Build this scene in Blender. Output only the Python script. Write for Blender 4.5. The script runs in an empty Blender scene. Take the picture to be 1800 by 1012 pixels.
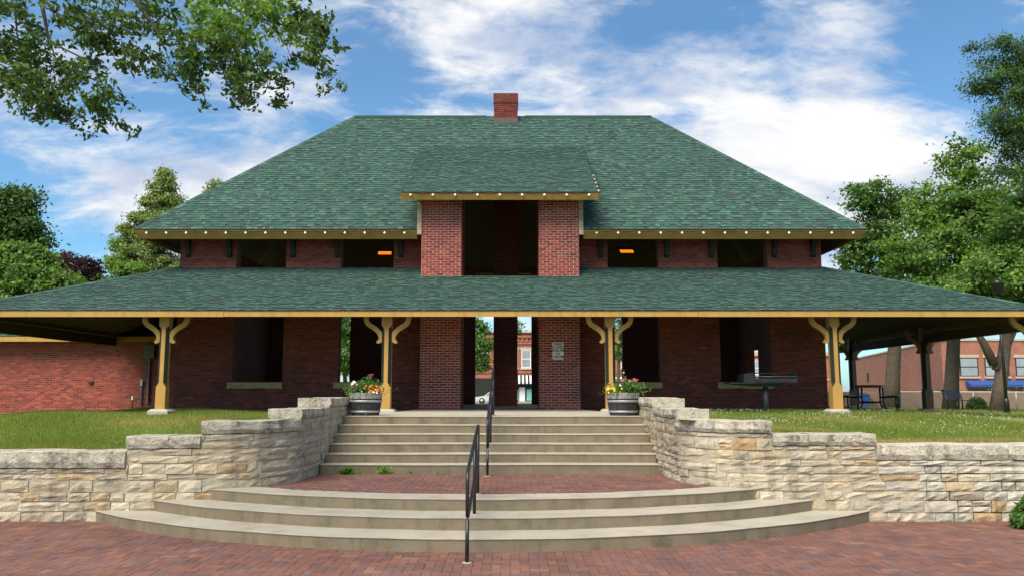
import bpy, bmesh, math, random
import numpy as np
from mathutils import Vector, Matrix
R = math.radians
random.seed(7)
rng = np.random.default_rng(11)
SC = bpy.context.scene
COL = SC.collection

# ------------------------------------------------------------------ camera
CAM = Vector((0.416, 0.0, 1.82)); PITCH = math.atan((687 - 506) / 1430.0); F = 1430.0
cd = bpy.data.cameras.new('camera'); cam = bpy.data.objects.new('camera', cd); COL.objects.link(cam)
cam.location = CAM; cam.rotation_euler = (math.pi / 2 + PITCH, 0, 0)
cd.sensor_width = 36; cd.lens = 36 * F / 1800; cd.clip_end = 3000; cd.clip_start = .05
SC.camera = cam
CP, SP = math.cos(PITCH), math.sin(PITCH)
def ray(px, py):
    a, b = (px - 900) / F, (506 - py) / F
    return Vector((a, CP - b * SP, SP + b * CP))
def P(px, py, Y):
    """the point of the photograph's ray at depth Y"""
    r = ray(px, py); return CAM + r * (Y / r.y)

# ------------------------------------------------------------------ world: sky with clouds, sun
SUN_EL, SUN_AZ = R(54), R(-150)       # azimuth from +Y, clockwise towards +X
wd = bpy.data.worlds.new('World'); SC.world = wd; wd.use_nodes = True
nt = wd.node_tree; nt.nodes.clear()
def N(tree, t, **kw):
    n = tree.nodes.new(t)
    for k, v in kw.items(): setattr(n, k, v)
    return n
def mth(tree, op, a, b=None, c=None, clamp=False):
    n = tree.nodes.new('ShaderNodeMath'); n.operation = op; n.use_clamp = clamp
    for i, x in enumerate((a, b, c)):
        if x is None: continue
        if isinstance(x, (int, float)): n.inputs[i].default_value = x
        else: tree.links.new(x, n.inputs[i])
    return n.outputs[0]
out = N(nt, 'ShaderNodeOutputWorld'); bg = N(nt, 'ShaderNodeBackground')
sky = N(nt, 'ShaderNodeTexSky'); sky.sky_type = 'NISHITA'; sky.sun_disc = False
sky.sun_elevation = SUN_EL; sky.sun_rotation = SUN_AZ; sky.air_density = 1.0; sky.dust_density = .6; sky.ozone_density = 1.6
tc = N(nt, 'ShaderNodeTexCoord')
sep = N(nt, 'ShaderNodeSeparateXYZ'); nt.links.new(tc.outputs['Generated'], sep.inputs[0])
den = mth(nt, 'ADD', mth(nt, 'MAXIMUM', sep.outputs[2], 0.0), .30)
cx = mth(nt, 'DIVIDE', sep.outputs[0], den); cy = mth(nt, 'DIVIDE', sep.outputs[1], den)
cmb = N(nt, 'ShaderNodeCombineXYZ'); nt.links.new(cx, cmb.inputs[0]); nt.links.new(cy, cmb.inputs[1])
def wnoise(scale, detail, rough, dist, off):
    mp = N(nt, 'ShaderNodeMapping'); mp.inputs['Location'].default_value = off
    mp.inputs['Rotation'].default_value = (0, 0, R(-24)); mp.inputs['Scale'].default_value = (.8, 1.25, 1)
    nt.links.new(cmb.outputs[0], mp.inputs[0])
    n = N(nt, 'ShaderNodeTexNoise'); n.inputs['Scale'].default_value = scale; n.inputs['Detail'].default_value = detail
    n.inputs['Roughness'].default_value = rough; n.inputs['Distortion'].default_value = dist
    nt.links.new(mp.outputs[0], n.inputs['Vector']); return n.outputs[0]
n1 = wnoise(3.4, 12, .62, .3, (3.1, 1.7, 0))
n2 = wnoise(9.5, 12, .66, .6, (0.4, 5.2, 3))
dens = mth(nt, 'ADD', mth(nt, 'MULTIPLY', n1, .74), mth(nt, 'MULTIPLY', n2, .36))
CLOUDS = [(1330, 260, 110, .24), (1190, 230, 90, .10), (1060, 190, 60, .07), (1540, 250, 100, .12), (790, 140, 70, .09), (1490, 35, 55, .16), (900, 30, 100, .05), (980, 100, 60, .05),
          (1600, 310, 110, .12), (1480, 190, 70, .06), (330, 345, 110, .08), (460, 265, 60, .14), (250, 330, 100, .10), (40, 300, 110, .08), (545, 105, 45, .10),
          (620, 60, 60, -.06), (650, 185, 60, -.10), (1250, 70, 100, -.14), (1640, 100, 120, -.14), (110, 430, 90, -.20), (430, 340, 60, -.06), (330, 190, 120, -.04), (120, 30, 120, -.05), (1400, 140, 60, -.08), (1080, 60, 70, -.05)]
for px, py, rad, w in CLOUDS:
    d = ray(px, py).normalized()
    dp = N(nt, 'ShaderNodeVectorMath', operation='DOT_PRODUCT'); nt.links.new(tc.outputs['Generated'], dp.inputs[0]); dp.inputs[1].default_value = d
    k = (F / rad) ** 2
    e = mth(nt, 'EXPONENT', mth(nt, 'MULTIPLY_ADD', dp.outputs['Value'], k, -k))
    dens = mth(nt, 'MULTIPLY_ADD', e, w, dens)
mr = N(nt, 'ShaderNodeMapRange', interpolation_type='SMOOTHSTEP'); nt.links.new(dens, mr.inputs[0])
mr.inputs[1].default_value = .492; mr.inputs[2].default_value = .735; mr.inputs[3].default_value = .04; mr.inputs[4].default_value = 1
shade = N(nt, 'ShaderNodeMapRange', interpolation_type='SMOOTHSTEP'); nt.links.new(wnoise(3.1, 6, .55, .3, (7, 2, 1)), shade.inputs[0])
shade.inputs[1].default_value = .36; shade.inputs[2].default_value = .56
cc = N(nt, 'ShaderNodeMix', data_type='RGBA'); nt.links.new(shade.outputs[0], cc.inputs[0])
cc.inputs[6].default_value = (.31, .355, .45, 1); cc.inputs[7].default_value = (.56, .56, .56, 1)
sk = N(nt, 'ShaderNodeMix', data_type='RGBA', blend_type='MULTIPLY'); sk.inputs[0].default_value = 1
nt.links.new(sky.outputs[0], sk.inputs[6]); sk.inputs[7].default_value = (.051, .081, .095, 1)
mx = N(nt, 'ShaderNodeMix', data_type='RGBA'); nt.links.new(mr.outputs[0], mx.inputs[0])
nt.links.new(sk.outputs[2], mx.inputs[6]); nt.links.new(cc.outputs[2], mx.inputs[7])
nt.links.new(mx.outputs[2], bg.inputs[0]); bg.inputs[1].default_value = .38
nt.links.new(bg.outputs[0], out.inputs[0])
sl = bpy.data.lights.new('sun', 'SUN'); sun = bpy.data.objects.new('sun', sl); COL.objects.link(sun)
sl.energy = 1.5; sl.angle = R(50); sl.color = (1, .90, .74)
sdir = Vector((math.sin(SUN_AZ) * math.cos(SUN_EL), math.cos(SUN_AZ) * math.cos(SUN_EL), math.sin(SUN_EL)))
sun.rotation_euler = sdir.to_track_quat('Z', 'Y').to_euler()
SC.view_settings.view_transform = 'Standard'; SC.view_settings.look = 'None'
SC.view_settings.gamma = 1; SC.view_settings.use_curve_mapping = False
SC.view_settings.exposure = 2.25
SC.cycles.use_denoising = True

# ------------------------------------------------------------------ materials
def mat(name, col=(.5, .5, .5), attr=False, rough=.85, amt=.25, scale=6., fine=.12, fscale=60., bump=0., bscale=80., metal=0., spec=.25, streak=0., emit=None, grime=None):
    m = bpy.data.materials.new(name); m.use_nodes = True; t = m.node_tree; t.nodes.clear()
    o = N(t, 'ShaderNodeOutputMaterial'); b = N(t, 'ShaderNodeBsdfPrincipled'); t.links.new(b.outputs[0], o.inputs[0])
    b.inputs['Roughness'].default_value = rough; b.inputs['Metallic'].default_value = metal; b.inputs['Specular IOR Level'].default_value = spec
    g = N(t, 'ShaderNodeNewGeometry')
    def noise(s, det=5, vec=None):
        n = N(t, 'ShaderNodeTexNoise'); n.inputs['Scale'].default_value = s; n.inputs['Detail'].default_value = det
        t.links.new(vec or g.outputs['Position'], n.inputs['Vector']); return n.outputs[0]
    if attr:
        a = N(t, 'ShaderNodeAttribute'); a.attribute_name = 'tint'; c = a.outputs['Color']
    else:
        r = N(t, 'ShaderNodeRGB'); r.outputs[0].default_value = (*col, 1); c = r.outputs[0]
    f = mth(t, 'MULTIPLY_ADD', noise(scale), 2 * amt * 1.6, 1 - amt * 1.6)
    f = mth(t, 'MULTIPLY', f, mth(t, 'MULTIPLY_ADD', noise(fscale, 3), 2 * fine * 1.6, 1 - fine * 1.6))
    if streak:
        mp = N(t, 'ShaderNodeMapping'); mp.inputs['Scale'].default_value = (5, 5, .55); t.links.new(g.outputs['Position'], mp.inputs[0])
        s = N(t, 'ShaderNodeMapRange', interpolation_type='SMOOTHSTEP'); t.links.new(noise(1.0, 6, mp.outputs[0]), s.inputs[0])
        s.inputs[1].default_value = .50; s.inputs[2].default_value = .64
        s2 = mth(t, 'MULTIPLY', s.outputs[0], mth(t, 'MULTIPLY_ADD', noise(22, 4), 2.2, -.55, clamp=True))
        f = mth(t, 'MULTIPLY', f, mth(t, 'MULTIPLY_ADD', s2, -streak, 1))
    mul = N(t, 'ShaderNodeVectorMath', operation='SCALE'); t.links.new(c, mul.inputs[0]); t.links.new(f, mul.inputs['Scale'])
    cfin = mul.outputs[0]
    if grime:
        gm = N(t, 'ShaderNodeMix', data_type='RGBA'); gr = N(t, 'ShaderNodeMapRange', interpolation_type='SMOOTHSTEP')
        t.links.new(noise(grime[1], 7), gr.inputs[0]); gr.inputs[1].default_value = .5; gr.inputs[2].default_value = .72
        gr.inputs[4].default_value = grime[2]
        t.links.new(gr.outputs[0], gm.inputs[0]); t.links.new(cfin, gm.inputs[6]); gm.inputs[7].default_value = (*grime[0], 1); cfin = gm.outputs[2]
    t.links.new(cfin, b.inputs['Base Color'])
    if bump:
        bp = N(t, 'ShaderNodeBump'); bp.inputs['Strength'].default_value = bump; bp.inputs['Distance'].default_value = .02
        t.links.new(noise(bscale, 6), bp.inputs['Height']); t.links.new(bp.outputs[0], b.inputs['Normal'])
    if emit:
        b.inputs['Emission Color'].default_value = (*emit[0], 1); b.inputs['Emission Strength'].default_value = emit[1]
    return m
def leafmat(name, trans=.35):
    m = bpy.data.materials.new(name); m.use_nodes = True; t = m.node_tree; t.nodes.clear()
    o = N(t, 'ShaderNodeOutputMaterial'); a = N(t, 'ShaderNodeAttribute'); a.attribute_name = 'tint'
    b = N(t, 'ShaderNodeBsdfPrincipled'); b.inputs['Roughness'].default_value = .55; b.inputs['Specular IOR Level'].default_value = .3
    tr = N(t, 'ShaderNodeBsdfTranslucent'); ms = N(t, 'ShaderNodeMixShader'); ms.inputs[0].default_value = trans
    t.links.new(a.outputs['Color'], b.inputs['Base Color'])
    br = N(t, 'ShaderNodeVectorMath', operation='MULTIPLY'); t.links.new(a.outputs['Color'], br.inputs[0]); br.inputs[1].default_value = (1.5, 1.35, .6)
    t.links.new(br.outputs[0], tr.inputs[0]); t.links.new(b.outputs[0], ms.inputs[1]); t.links.new(tr.outputs[0], ms.inputs[2]); t.links.new(ms.outputs[0], o.inputs[0])
    return m
def bricktex(name, c1, c2, mortar, sx=.203, sz=.0677):
    """coursed brick for walls that are seen edge-on, from inside, or far off"""
    m = bpy.data.materials.new(name); m.use_nodes = True; t = m.node_tree; t.nodes.clear()
    o = N(t, 'ShaderNodeOutputMaterial'); b = N(t, 'ShaderNodeBsdfPrincipled'); t.links.new(b.outputs[0], o.inputs[0]); b.inputs['Roughness'].default_value = .9
    g = N(t, 'ShaderNodeNewGeometry'); s = N(t, 'ShaderNodeSeparateXYZ'); t.links.new(g.outputs['Position'], s.inputs[0])
    c = N(t, 'ShaderNodeCombineXYZ'); t.links.new(mth(t, 'ADD', s.outputs[0], s.outputs[1]), c.inputs[0]); t.links.new(s.outputs[2], c.inputs[1])
    k = N(t, 'ShaderNodeTexBrick'); t.links.new(c.outputs[0], k.inputs[0])
    k.inputs['Color1'].default_value = (*c1, 1); k.inputs['Color2'].default_value = (*c2, 1); k.inputs['Mortar'].default_value = (*mortar, 1)
    k.inputs['Scale'].default_value = 1; k.inputs['Mortar Size'].default_value = sz * .07; k.inputs['Brick Width'].default_value = sx; k.inputs['Row Height'].default_value = sz
    n = N(t, 'ShaderNodeTexNoise'); n.inputs['Scale'].default_value = 1.3; n.inputs['Detail'].default_value = 6; t.links.new(g.outputs['Position'], n.inputs['Vector'])
    mu = N(t, 'ShaderNodeVectorMath', operation='SCALE'); t.links.new(k.outputs[0], mu.inputs[0]); t.links.new(mth(t, 'MULTIPLY_ADD', n.outputs[0], .8, .6), mu.inputs['Scale'])
    t.links.new(mu.outputs[0], b.inputs['Base Color']); return m
def lawnmat():
    m = mat('lawn_soil', (.13, .175, .035), amt=.3, scale=1.2, fine=.3, fscale=30, bump=.4, bscale=60, grime=((.17, .14, .05), .8, .6)); return m

M_brick = mat('brick', attr=True, amt=.15, scale=9, fine=.2, fscale=70, bump=.25, bscale=90, grime=((.03, .022, .02), 1.1, .5))
M_wallmortar = mat('shade_darkened_mortar', (.155, .10, .08), amt=.2, scale=3)  # wall mortar darkened to carry the shade under the canopy
M_mortar = mat('mortar', (.52, .38, .31), amt=.2, scale=3)
M_brickwall = bricktex('brick_courses', (.20, .05, .04), (.13, .035, .03), (.24, .18, .15))
M_annexwall = bricktex('annex_courses', (.30, .075, .05), (.22, .055, .04), (.3, .2, .16))
M_shingle = mat('shingle', attr=True, rough=.92, amt=.1, scale=1.0, fine=.3, fscale=160, bump=.3, bscale=250, spec=.15)
M_roofbase = mat('roof_felt', (.012, .02, .019), rough=.95)
M_gold = mat('gold_paint', (.42, .244, .066), rough=.55, amt=.10, scale=3, fine=.08, bump=.08, bscale=40, streak=.25)
M_darkpaint = mat('dark_paint', (.018, .022, .016), rough=.6)
M_wood = mat('dark_stained_wood', (.075, .05, .036), rough=.8, amt=.3, scale=5)
M_wood2 = mat('canopy_shade_brown', (.16, .085, .05), rough=.6, amt=.2)  # brown with the canopy's shade mixed in, for the side columns
M_ceil = mat('ceiling_boards', (.15, .12, .075), rough=.8, amt=.2, scale=4)
M_trim = mat('weathered_trim', (.42, .33, .22), rough=.8, amt=.35, scale=8, streak=.5)
M_stone = mat('limestone', attr=True, rough=.9, amt=.16, scale=7, fine=.22, fscale=45, bump=.5, bscale=28, streak=.5, grime=((.42, .25, .10), 3.5, .22))
M_coping = mat('coping_limestone', attr=True, rough=.92, amt=.25, scale=6, fine=.3, fscale=50, bump=.9, bscale=30, streak=.7, grime=((.12, .11, .095), 11, .5))
M_stonemortar = mat('stone_mortar', (.40, .345, .255), amt=.2, scale=9, bump=.5)
M_conc = mat('concrete', (.34, .31, .25), rough=.9, amt=.16, scale=2.2, fine=.15, fscale=90, bump=.15, bscale=120, grime=((.22, .185, .13), 2.6, .45))
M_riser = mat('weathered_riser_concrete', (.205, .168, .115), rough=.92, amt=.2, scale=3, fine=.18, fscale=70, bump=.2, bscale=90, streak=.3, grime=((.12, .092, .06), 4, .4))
M_paver = mat('clay_paver', attr=True, rough=.85, amt=.22, scale=1.6, fine=.2, fscale=60, bump=.2, bscale=120, grime=((.15, .095, .09), 1.6, .3))
M_paverbase = mat('paver_joint_sand', (.15, .09, .075))
M_lawn = lawnmat()
M_grass = leafmat('grass_blade', .4)
M_leaf = leafmat('leaf', .4)
M_bark = mat('bark', (.10, .075, .055), amt=.4, scale=6, fine=.4, fscale=30, bump=.8, bscale=25)
M_twig = mat('dark_twig_bark', (.035, .028, .022), amt=.3)
M_black = mat('black_enamel', (.012, .012, .015), rough=.35, spec=.5, amt=.1)
M_iron = mat('grey_iron', (.06, .062, .068), rough=.55, metal=.3, amt=.3)
M_steel = mat('galvanised_steel', (.42, .42, .42), rough=.45, metal=.6)
M_barrel = mat('weathered_oak', (.27, .255, .23), amt=.4, scale=10, fine=.35, fscale=40, streak=.6, bump=.3)
M_barrelblack = mat('blackened_oak', (.04, .04, .042), amt=.4, scale=10, streak=.4)
M_hoop = mat('zinc_hoop', (.33, .34, .36), rough=.5, metal=.4, amt=.2)
M_soil = mat('soil', (.04, .03, .02))
M_petal = mat('petal', attr=True, rough=.6, amt=.1)
M_bulb = mat('bulb_glass', (.85, .8, .68), rough=.2, spec=.6, amt=.02, fine=.02)
M_heat = mat('glowing_heater', (.3, .08, .01), emit=((1, .22, .008), .30))
M_white = mat('white_paint', (.75, .75, .73), rough=.5, amt=.05)
M_greybox = mat('grey_box_paint', (.13, .135, .14), rough=.5, amt=.15)
M_sill = mat('sandstone_sill', (.40, .31, .15), amt=.25, scale=6, fine=.2, bump=.6, bscale=30)
M_lead = mat('lead_flashing', (.11, .085, .085), amt=.15)
M_glass = mat('window_glass', (.26, .30, .33), rough=.08, spec=.8, amt=.3, scale=.6)  # pale base stands in for sky reflected in the panes
M_blue = mat('blue_awning', (.025, .065, .24), rough=.7)
M_teal = mat('teal_paint', (.20, .48, .44), rough=.6)
M_awn1 = mat('awning_white', (.7, .7, .66)); M_awn2 = mat('awning_black', (.02, .02, .022))
M_carpaint = mat('silver_paint', (.7, .73, .76), rough=.25, spec=.6, metal=.3, amt=.03, fine=.02)
M_tyre = mat('tyre_rubber', (.02, .02, .02)); M_asphalt = mat('asphalt', (.05, .05, .052), amt=.2, bump=.2)
M_shopbrick = bricktex('shop_brick', (.36, .11, .07), (.28, .085, .055), (.33, .2, .15))
M_hallbrick = bricktex('hall_brick', (.34, .12, .08), (.28, .10, .065), (.32, .2, .15))
M_lintel = mat('pale_stone', (.45, .36, .28), amt=.15)
M_signink = mat('sign_ink', (.02, .02, .02)); M_signface = mat('sign_face', (.85, .78, .75), rough=.4, amt=.12, scale=12)

# ------------------------------------------------------------------ mesh helpers
ORG = {}
def mesh_np(name, v, f, c=None, smooth=False, mi=None):
    me = bpy.data.meshes.new(name); v = np.asarray(v, np.float32); f = np.asarray(f, np.int32); k = f.shape[1]
    me.vertices.add(len(v)); me.vertices.foreach_set('co', v.ravel())
    me.loops.add(f.size); me.loops.foreach_set('vertex_index', f.ravel())
    me.polygons.add(len(f)); me.polygons.foreach_set('loop_start', np.arange(0, f.size, k, dtype=np.int32))
    if c is not None:
        c = np.asarray(c, np.float32)
        if c.shape[1] == 3: c = np.hstack([c, np.ones((len(c), 1), np.float32)])
        a = me.attributes.new('tint', 'FLOAT_COLOR', 'FACE'); a.data.foreach_set('color', c.ravel())
    if smooth: me.polygons.foreach_set('use_smooth', np.ones(len(f), bool))
    me.update(calc_edges=True); return me
def link(name, me, mats, parent=None, kind=None):
    o = bpy.data.objects.new(name, me); COL.objects.link(o)
    for m in (mats if isinstance(mats, (list, tuple)) else [mats]):
        if len(me.materials) < (len(mats) if isinstance(mats, (list, tuple)) else 1): me.materials.append(m)
    if parent is not None: o.parent = parent; ORG[o.name] = ORG.get(parent.name, Vector())
    if kind: o['kind'] = kind
    return o
class MB:
    def __init__(s): s.v = []; s.f = []; s.c = []; s.m = []; s.sm = []
    def quad(s, pts, tint=(1, 1, 1), mi=0, sm=False):
        n = len(s.v); s.v += [tuple(p) for p in pts]; s.f.append(tuple(range(n, n + len(pts)))); s.c.append(tint); s.m.append(mi); s.sm.append(sm)
    def mesh(s, vs, fs, tint=(1, 1, 1), mi=0, sm=False):
        n = len(s.v); s.v += [tuple(p) for p in vs]
        for k, f in enumerate(fs):
            s.f.append(tuple(i + n for i in f)); s.c.append(tint); s.m.append(mi[k] if isinstance(mi, (list, tuple)) else mi); s.sm.append(sm)
    def box(s, x0, x1, y0, y1, z0, z1, tint=(1, 1, 1), mi=0, skip=''):
        vs = [(x, y, z) for x in (x0, x1) for y in (y0, y1) for z in (z0, z1)]
        F_ = {'l': (0, 1, 3, 2), 'r': (4, 6, 7, 5), 'f': (0, 4, 5, 1), 'k': (2, 3, 7, 6), 'b': (0, 2, 6, 4), 't': (1, 5, 7, 3)}
        s.mesh(vs, [q for k, q in F_.items() if k not in skip], tint, mi)
    def obox(s, c, u, v, w, tint=(1, 1, 1), mi=0):
        """oriented box: centre and three half-axis vectors"""
        c, u, v, w = map(Vector, (c, u, v, w))
        vs = [c + u * a + v * b + w * d for a in (-1, 1) for b in (-1, 1) for d in (-1, 1)]
        s.mesh(vs, [(0, 1, 3, 2), (4, 6, 7, 5), (0, 4, 5, 1), (2, 3, 7, 6), (0, 2, 6, 4), (1, 5, 7, 3)], tint, mi)
    def prism(s, poly, off, tint=(1, 1, 1), mi=(0, 0, 0), sm=False):
        """polygon extruded by the vector off; mi = (start face, end face, sides)"""
        n = len(poly); off = Vector(off); vs = [Vector(p) for p in poly]; vs += [p + off for p in vs]
        fs = [tuple(range(n))[::-1], tuple(range(n, 2 * n))] + [(i, (i + 1) % n, (i + 1) % n + n, i + n) for i in range(n)]
        s.mesh(vs, fs, tint, [mi[0], mi[1]] + [mi[2]] * n, sm)
    def tube(s, pts, rad, n=8, tint=(1, 1, 1), mi=0, closed=False, cap=True):
        pts = [Vector(p) for p in pts]; m = len(pts)
        rad = rad if isinstance(rad, (list, tuple)) else [rad] * m
        vs = []; prev = None
        for i, p in enumerate(pts):
            a = pts[(i - 1) % m] if (closed or i > 0) else p; b = pts[(i + 1) % m] if (closed or i < m - 1) else p
            t = (b - a).normalized()
            if prev is None: x = t.orthogonal().normalized()
            else:
                x = prev - t * prev.dot(t); x = x.normalized() if x.length > 1e-6 else t.orthogonal().normalized()
            prev = x; y = t.cross(x)
            vs += [p + (x * math.cos(2 * math.pi * k / n) + y * math.sin(2 * math.pi * k / n)) * rad[i] for k in range(n)]
        fs = []
        for i in range(m if closed else m - 1):
            j = (i + 1) % m
            fs += [(i * n + k, i * n + (k + 1) % n, j * n + (k + 1) % n, j * n + k) for k in range(n)]
        if cap and not closed: fs += [tuple(range(n))[::-1], tuple(range((m - 1) * n, m * n))]
        s.mesh(vs, fs, tint, mi, True)
    def lathe(s, c, prof, n=20, tint=(1, 1, 1), mi=0, sm=True):
        c = Vector(c); vs = [c + Vector((r * math.cos(2 * math.pi * k / n), r * math.sin(2 * math.pi * k / n), z)) for r, z in prof for k in range(n)]
        fs = [(i * n + k, i * n + (k + 1) % n, (i + 1) * n + (k + 1) % n, (i + 1) * n + k) for i in range(len(prof) - 1) for k in range(n)]
        if prof[0][0] > 1e-4: fs.append(tuple(range(n))[::-1])
        if prof[-1][0] > 1e-4: fs.append(tuple(range((len(prof) - 1) * n, len(prof) * n)))
        s.mesh(vs, fs, tint, mi, sm)
    def data(s, name, org=Vector()):
        me = bpy.data.meshes.new(name); ox, oy, oz = org
        me.from_pydata([(x - ox, y - oy, z - oz) for x, y, z in s.v], [], s.f)
        a = me.attributes.new('tint', 'FLOAT_COLOR', 'FACE')
        a.data.foreach_set('color', np.array([(*c, 1) for c in s.c], np.float32).ravel())
        if any(s.m): me.polygons.foreach_set('material_index', np.array(s.m, np.int32))
        if any(s.sm): me.polygons.foreach_set('use_smooth', np.array(s.sm, bool))
        me.update(); return me
    def build(s, name, mats, parent=None, kind=None):
        return link(name, s.data(name, ORG.get(parent.name, Vector()) if parent else Vector()), mats, parent, kind)
def tag(o, label, cat, group=None):
    o['label'] = label; o['category'] = cat
    if group: o['group'] = group
    return o
def thing(name, loc, label, cat, group=None, rz=0, local=False):
    o = bpy.data.objects.new(name, None); COL.objects.link(o); o.location = loc; o.rotation_euler[2] = rz; o.empty_display_size = .2
    ORG[o.name] = Vector() if local else Vector(loc)
    return tag(o, label, cat, group)
def copy_tree(o, parent=None):
    c = o.copy(); COL.objects.link(c)
    if parent: c.parent = parent
    for ch in o.children: copy_tree(ch, c)
    return c
def one(name, mats, parent, fn, *a, kind=None, **k):
    b = MB(); getattr(b, fn)(*a, **k); return b.build(name, mats, parent, kind)
def place(name, me, parent, loc, rot=None):
    """one piece sharing its mesh with its like, under the part it belongs to"""
    o = bpy.data.objects.new(name, me); COL.objects.link(o); o.parent = parent
    o.location = Vector(loc) - ORG.get(parent.name, Vector())
    if rot is not None: o.rotation_euler = rot
    return o
def wall_grid(b, xs, zs, hole, y0, y1, mi=(0, 0)):
    """one connected wall in XZ between y0 and y1, cut at xs and zs, leaving out the cells where hole(xm, zm)"""
    nx, nz = len(xs), len(zs); vid = {}
    vs = []; fs = []; ms = []
    def V(i, j, k):
        if (i, j, k) not in vid: vid[(i, j, k)] = len(vs); vs.append((xs[i], (y0, y1)[k], zs[j]))
        return vid[(i, j, k)]
    full = lambda i, j: 0 <= i < nx - 1 and 0 <= j < nz - 1 and not hole((xs[i] + xs[i + 1]) / 2, (zs[j] + zs[j + 1]) / 2)
    for i in range(nx - 1):
        for j in range(nz - 1):
            if not full(i, j): continue
            fs.append((V(i, j, 0), V(i + 1, j, 0), V(i + 1, j + 1, 0), V(i, j + 1, 0))); ms.append(mi[0])
            fs.append((V(i, j, 1), V(i, j + 1, 1), V(i + 1, j + 1, 1), V(i + 1, j, 1))); ms.append(mi[1])
            for di, dj, a, c in ((-1, 0, (i, j), (i, j + 1)), (1, 0, (i + 1, j + 1), (i + 1, j)), (0, -1, (i + 1, j), (i, j)), (0, 1, (i, j + 1), (i + 1, j + 1))):
                if not full(i + di, j + dj):
                    fs.append((V(*a, 0), V(*c, 0), V(*c, 1), V(*a, 1))); ms.append(mi[1])
    b.mesh(vs, fs, (1, 1, 1), ms)

BRICKS = [(0.3129, 0.0573, 0.0412), (0.255, 0.0451, 0.0333), (0.3593, 0.0696, 0.0475), (0.197, 0.0368, 0.0317), (0.2898, 0.0491, 0.0436), (0.2318, 0.0491, 0.0396), (0.3825, 0.0818, 0.0554), (0.1623, 0.0327, 0.0301)]
def brick_cells(width, z0, z1, holes=(), bw=.203, bh=.0677, half_odd=True):
    """(u0, u1, z0, z1) of each brick of a running-bond face"""
    j = 0; z = z0
    while z < z1 - .02:
        u = -(bw / 2 if j % 2 else 0)
        ze = min(z + bh, z1); zm = (z + ze) / 2
        cuts = [(h[0], h[1]) for h in holes if h[2] < zm < h[3]]
        while u < width - .01:
            segs = [(max(u, 0), min(u + bw, width))]
            for h0, h1 in cuts:
                segs = [q for a, c in segs for q in ((a, min(c, h0)), (max(a, h1), c)) if q[1] - q[0] > .025]
            for a, c in segs: yield (a, c, z, ze)
            u += bw
        z += bh; j += 1
def brick_piece(b, O, U, Nn, u0, u1, z0, z1, depth, tint, g=.0065):
    O, U, Nn = Vector(O), Vector(U), Vector(Nn); Z = Vector((0, 0, 1)); e = .004
    def pt(u, z, d): return O + U * u + Z * z + Nn * d
    a = [pt(u, z, -.01) for u, z in ((u0 + g, z0 + g), (u1 - g, z0 + g), (u1 - g, z1 - g), (u0 + g, z1 - g))]
    c = [pt(u, z, depth) for u, z in ((u0 + g + e, z0 + g + e), (u1 - g - e, z0 + g + e), (u1 - g - e, z1 - g - e), (u0 + g + e, z1 - g - e))]
    b.mesh(a + c, [(4, 5, 6, 7), (0, 1, 5, 4), (1, 2, 6, 5), (2, 3, 7, 6), (3, 0, 4, 7)], tint)

# ------------------------------------------------------------------ setting: ground, lawn, plaza
def sstep(a, b, x): t = np.clip((x - a) / (b - a), 0, 1); return t * t * (3 - 2 * t)
def lawn_z(X, Y):
    ax = np.abs(X)
    zl = np.interp(ax, [3.0, 3.6, 4.0, 4.15, 5.0, 5.25, 7, 12], [1.40, 1.37, 1.34, 1.17, 1.15, .945, .93, .88])
    zr = np.interp(ax, [3.0, 3.6, 4.1, 4.25, 5.5, 5.75, 7, 12], [1.40, 1.37, 1.34, 1.19, 1.17, 1.03, 1.02, .96]); zf = np.where(X > 0, zr, zl)
    zb = np.interp(ax, [0, 9.5, 17, 40], [1.31, 1.31, 1.03, .9])
    t = sstep(12.2, 20.0, Y)
    z = zf * (1 - t) + zb * t
    far = sstep(30, 85, Y); return z * (1 - far) + .45 * far
def sheet(xs, ys, zfun):
    X, Y = np.meshgrid(xs, ys); Z = zfun(X, Y); nx = len(xs)
    v = np.stack([X, Y, Z], -1).reshape(-1, 3)
    i = np.arange(len(ys) - 1)[:, None] * nx + np.arange(nx - 1)[None, :]
    return v, np.stack([i, i + 1, i + nx + 1, i + nx], -1).reshape(-1, 4)
o = one('ground', M_lawn, None, 'box', -900, 900, -300, 1500, -1.2, -.12, kind='structure')
xs = np.unique(np.concatenate([np.linspace(-70, -14, 29), np.linspace(-14, -2.95, 90)]))
def lawn_obj(xs, ys, name):
    v, f = sheet(xs, ys, lawn_z); o = link(name, mesh_np(name, v, f, smooth=True), M_lawn, None, 'structure'); return o
ysl = np.unique(np.concatenate([np.linspace(12.22, 24, 49), np.linspace(24, 90, 45)]))
lawn_obj(xs, ysl, 'lawn'); lawn_obj(-xs[::-1], ysl, 'lawn')
lawn_obj(np.linspace(-2.95, 2.95, 13), np.linspace(22.5, 90, 40), 'lawn')
one('street', M_asphalt, None, 'box', -250, 250, 84, 96, .2, .47, kind='structure')
one('pavement', M_conc, None, 'box', -250, 250, 96, 99.9, .2, .60, kind='structure')

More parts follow.
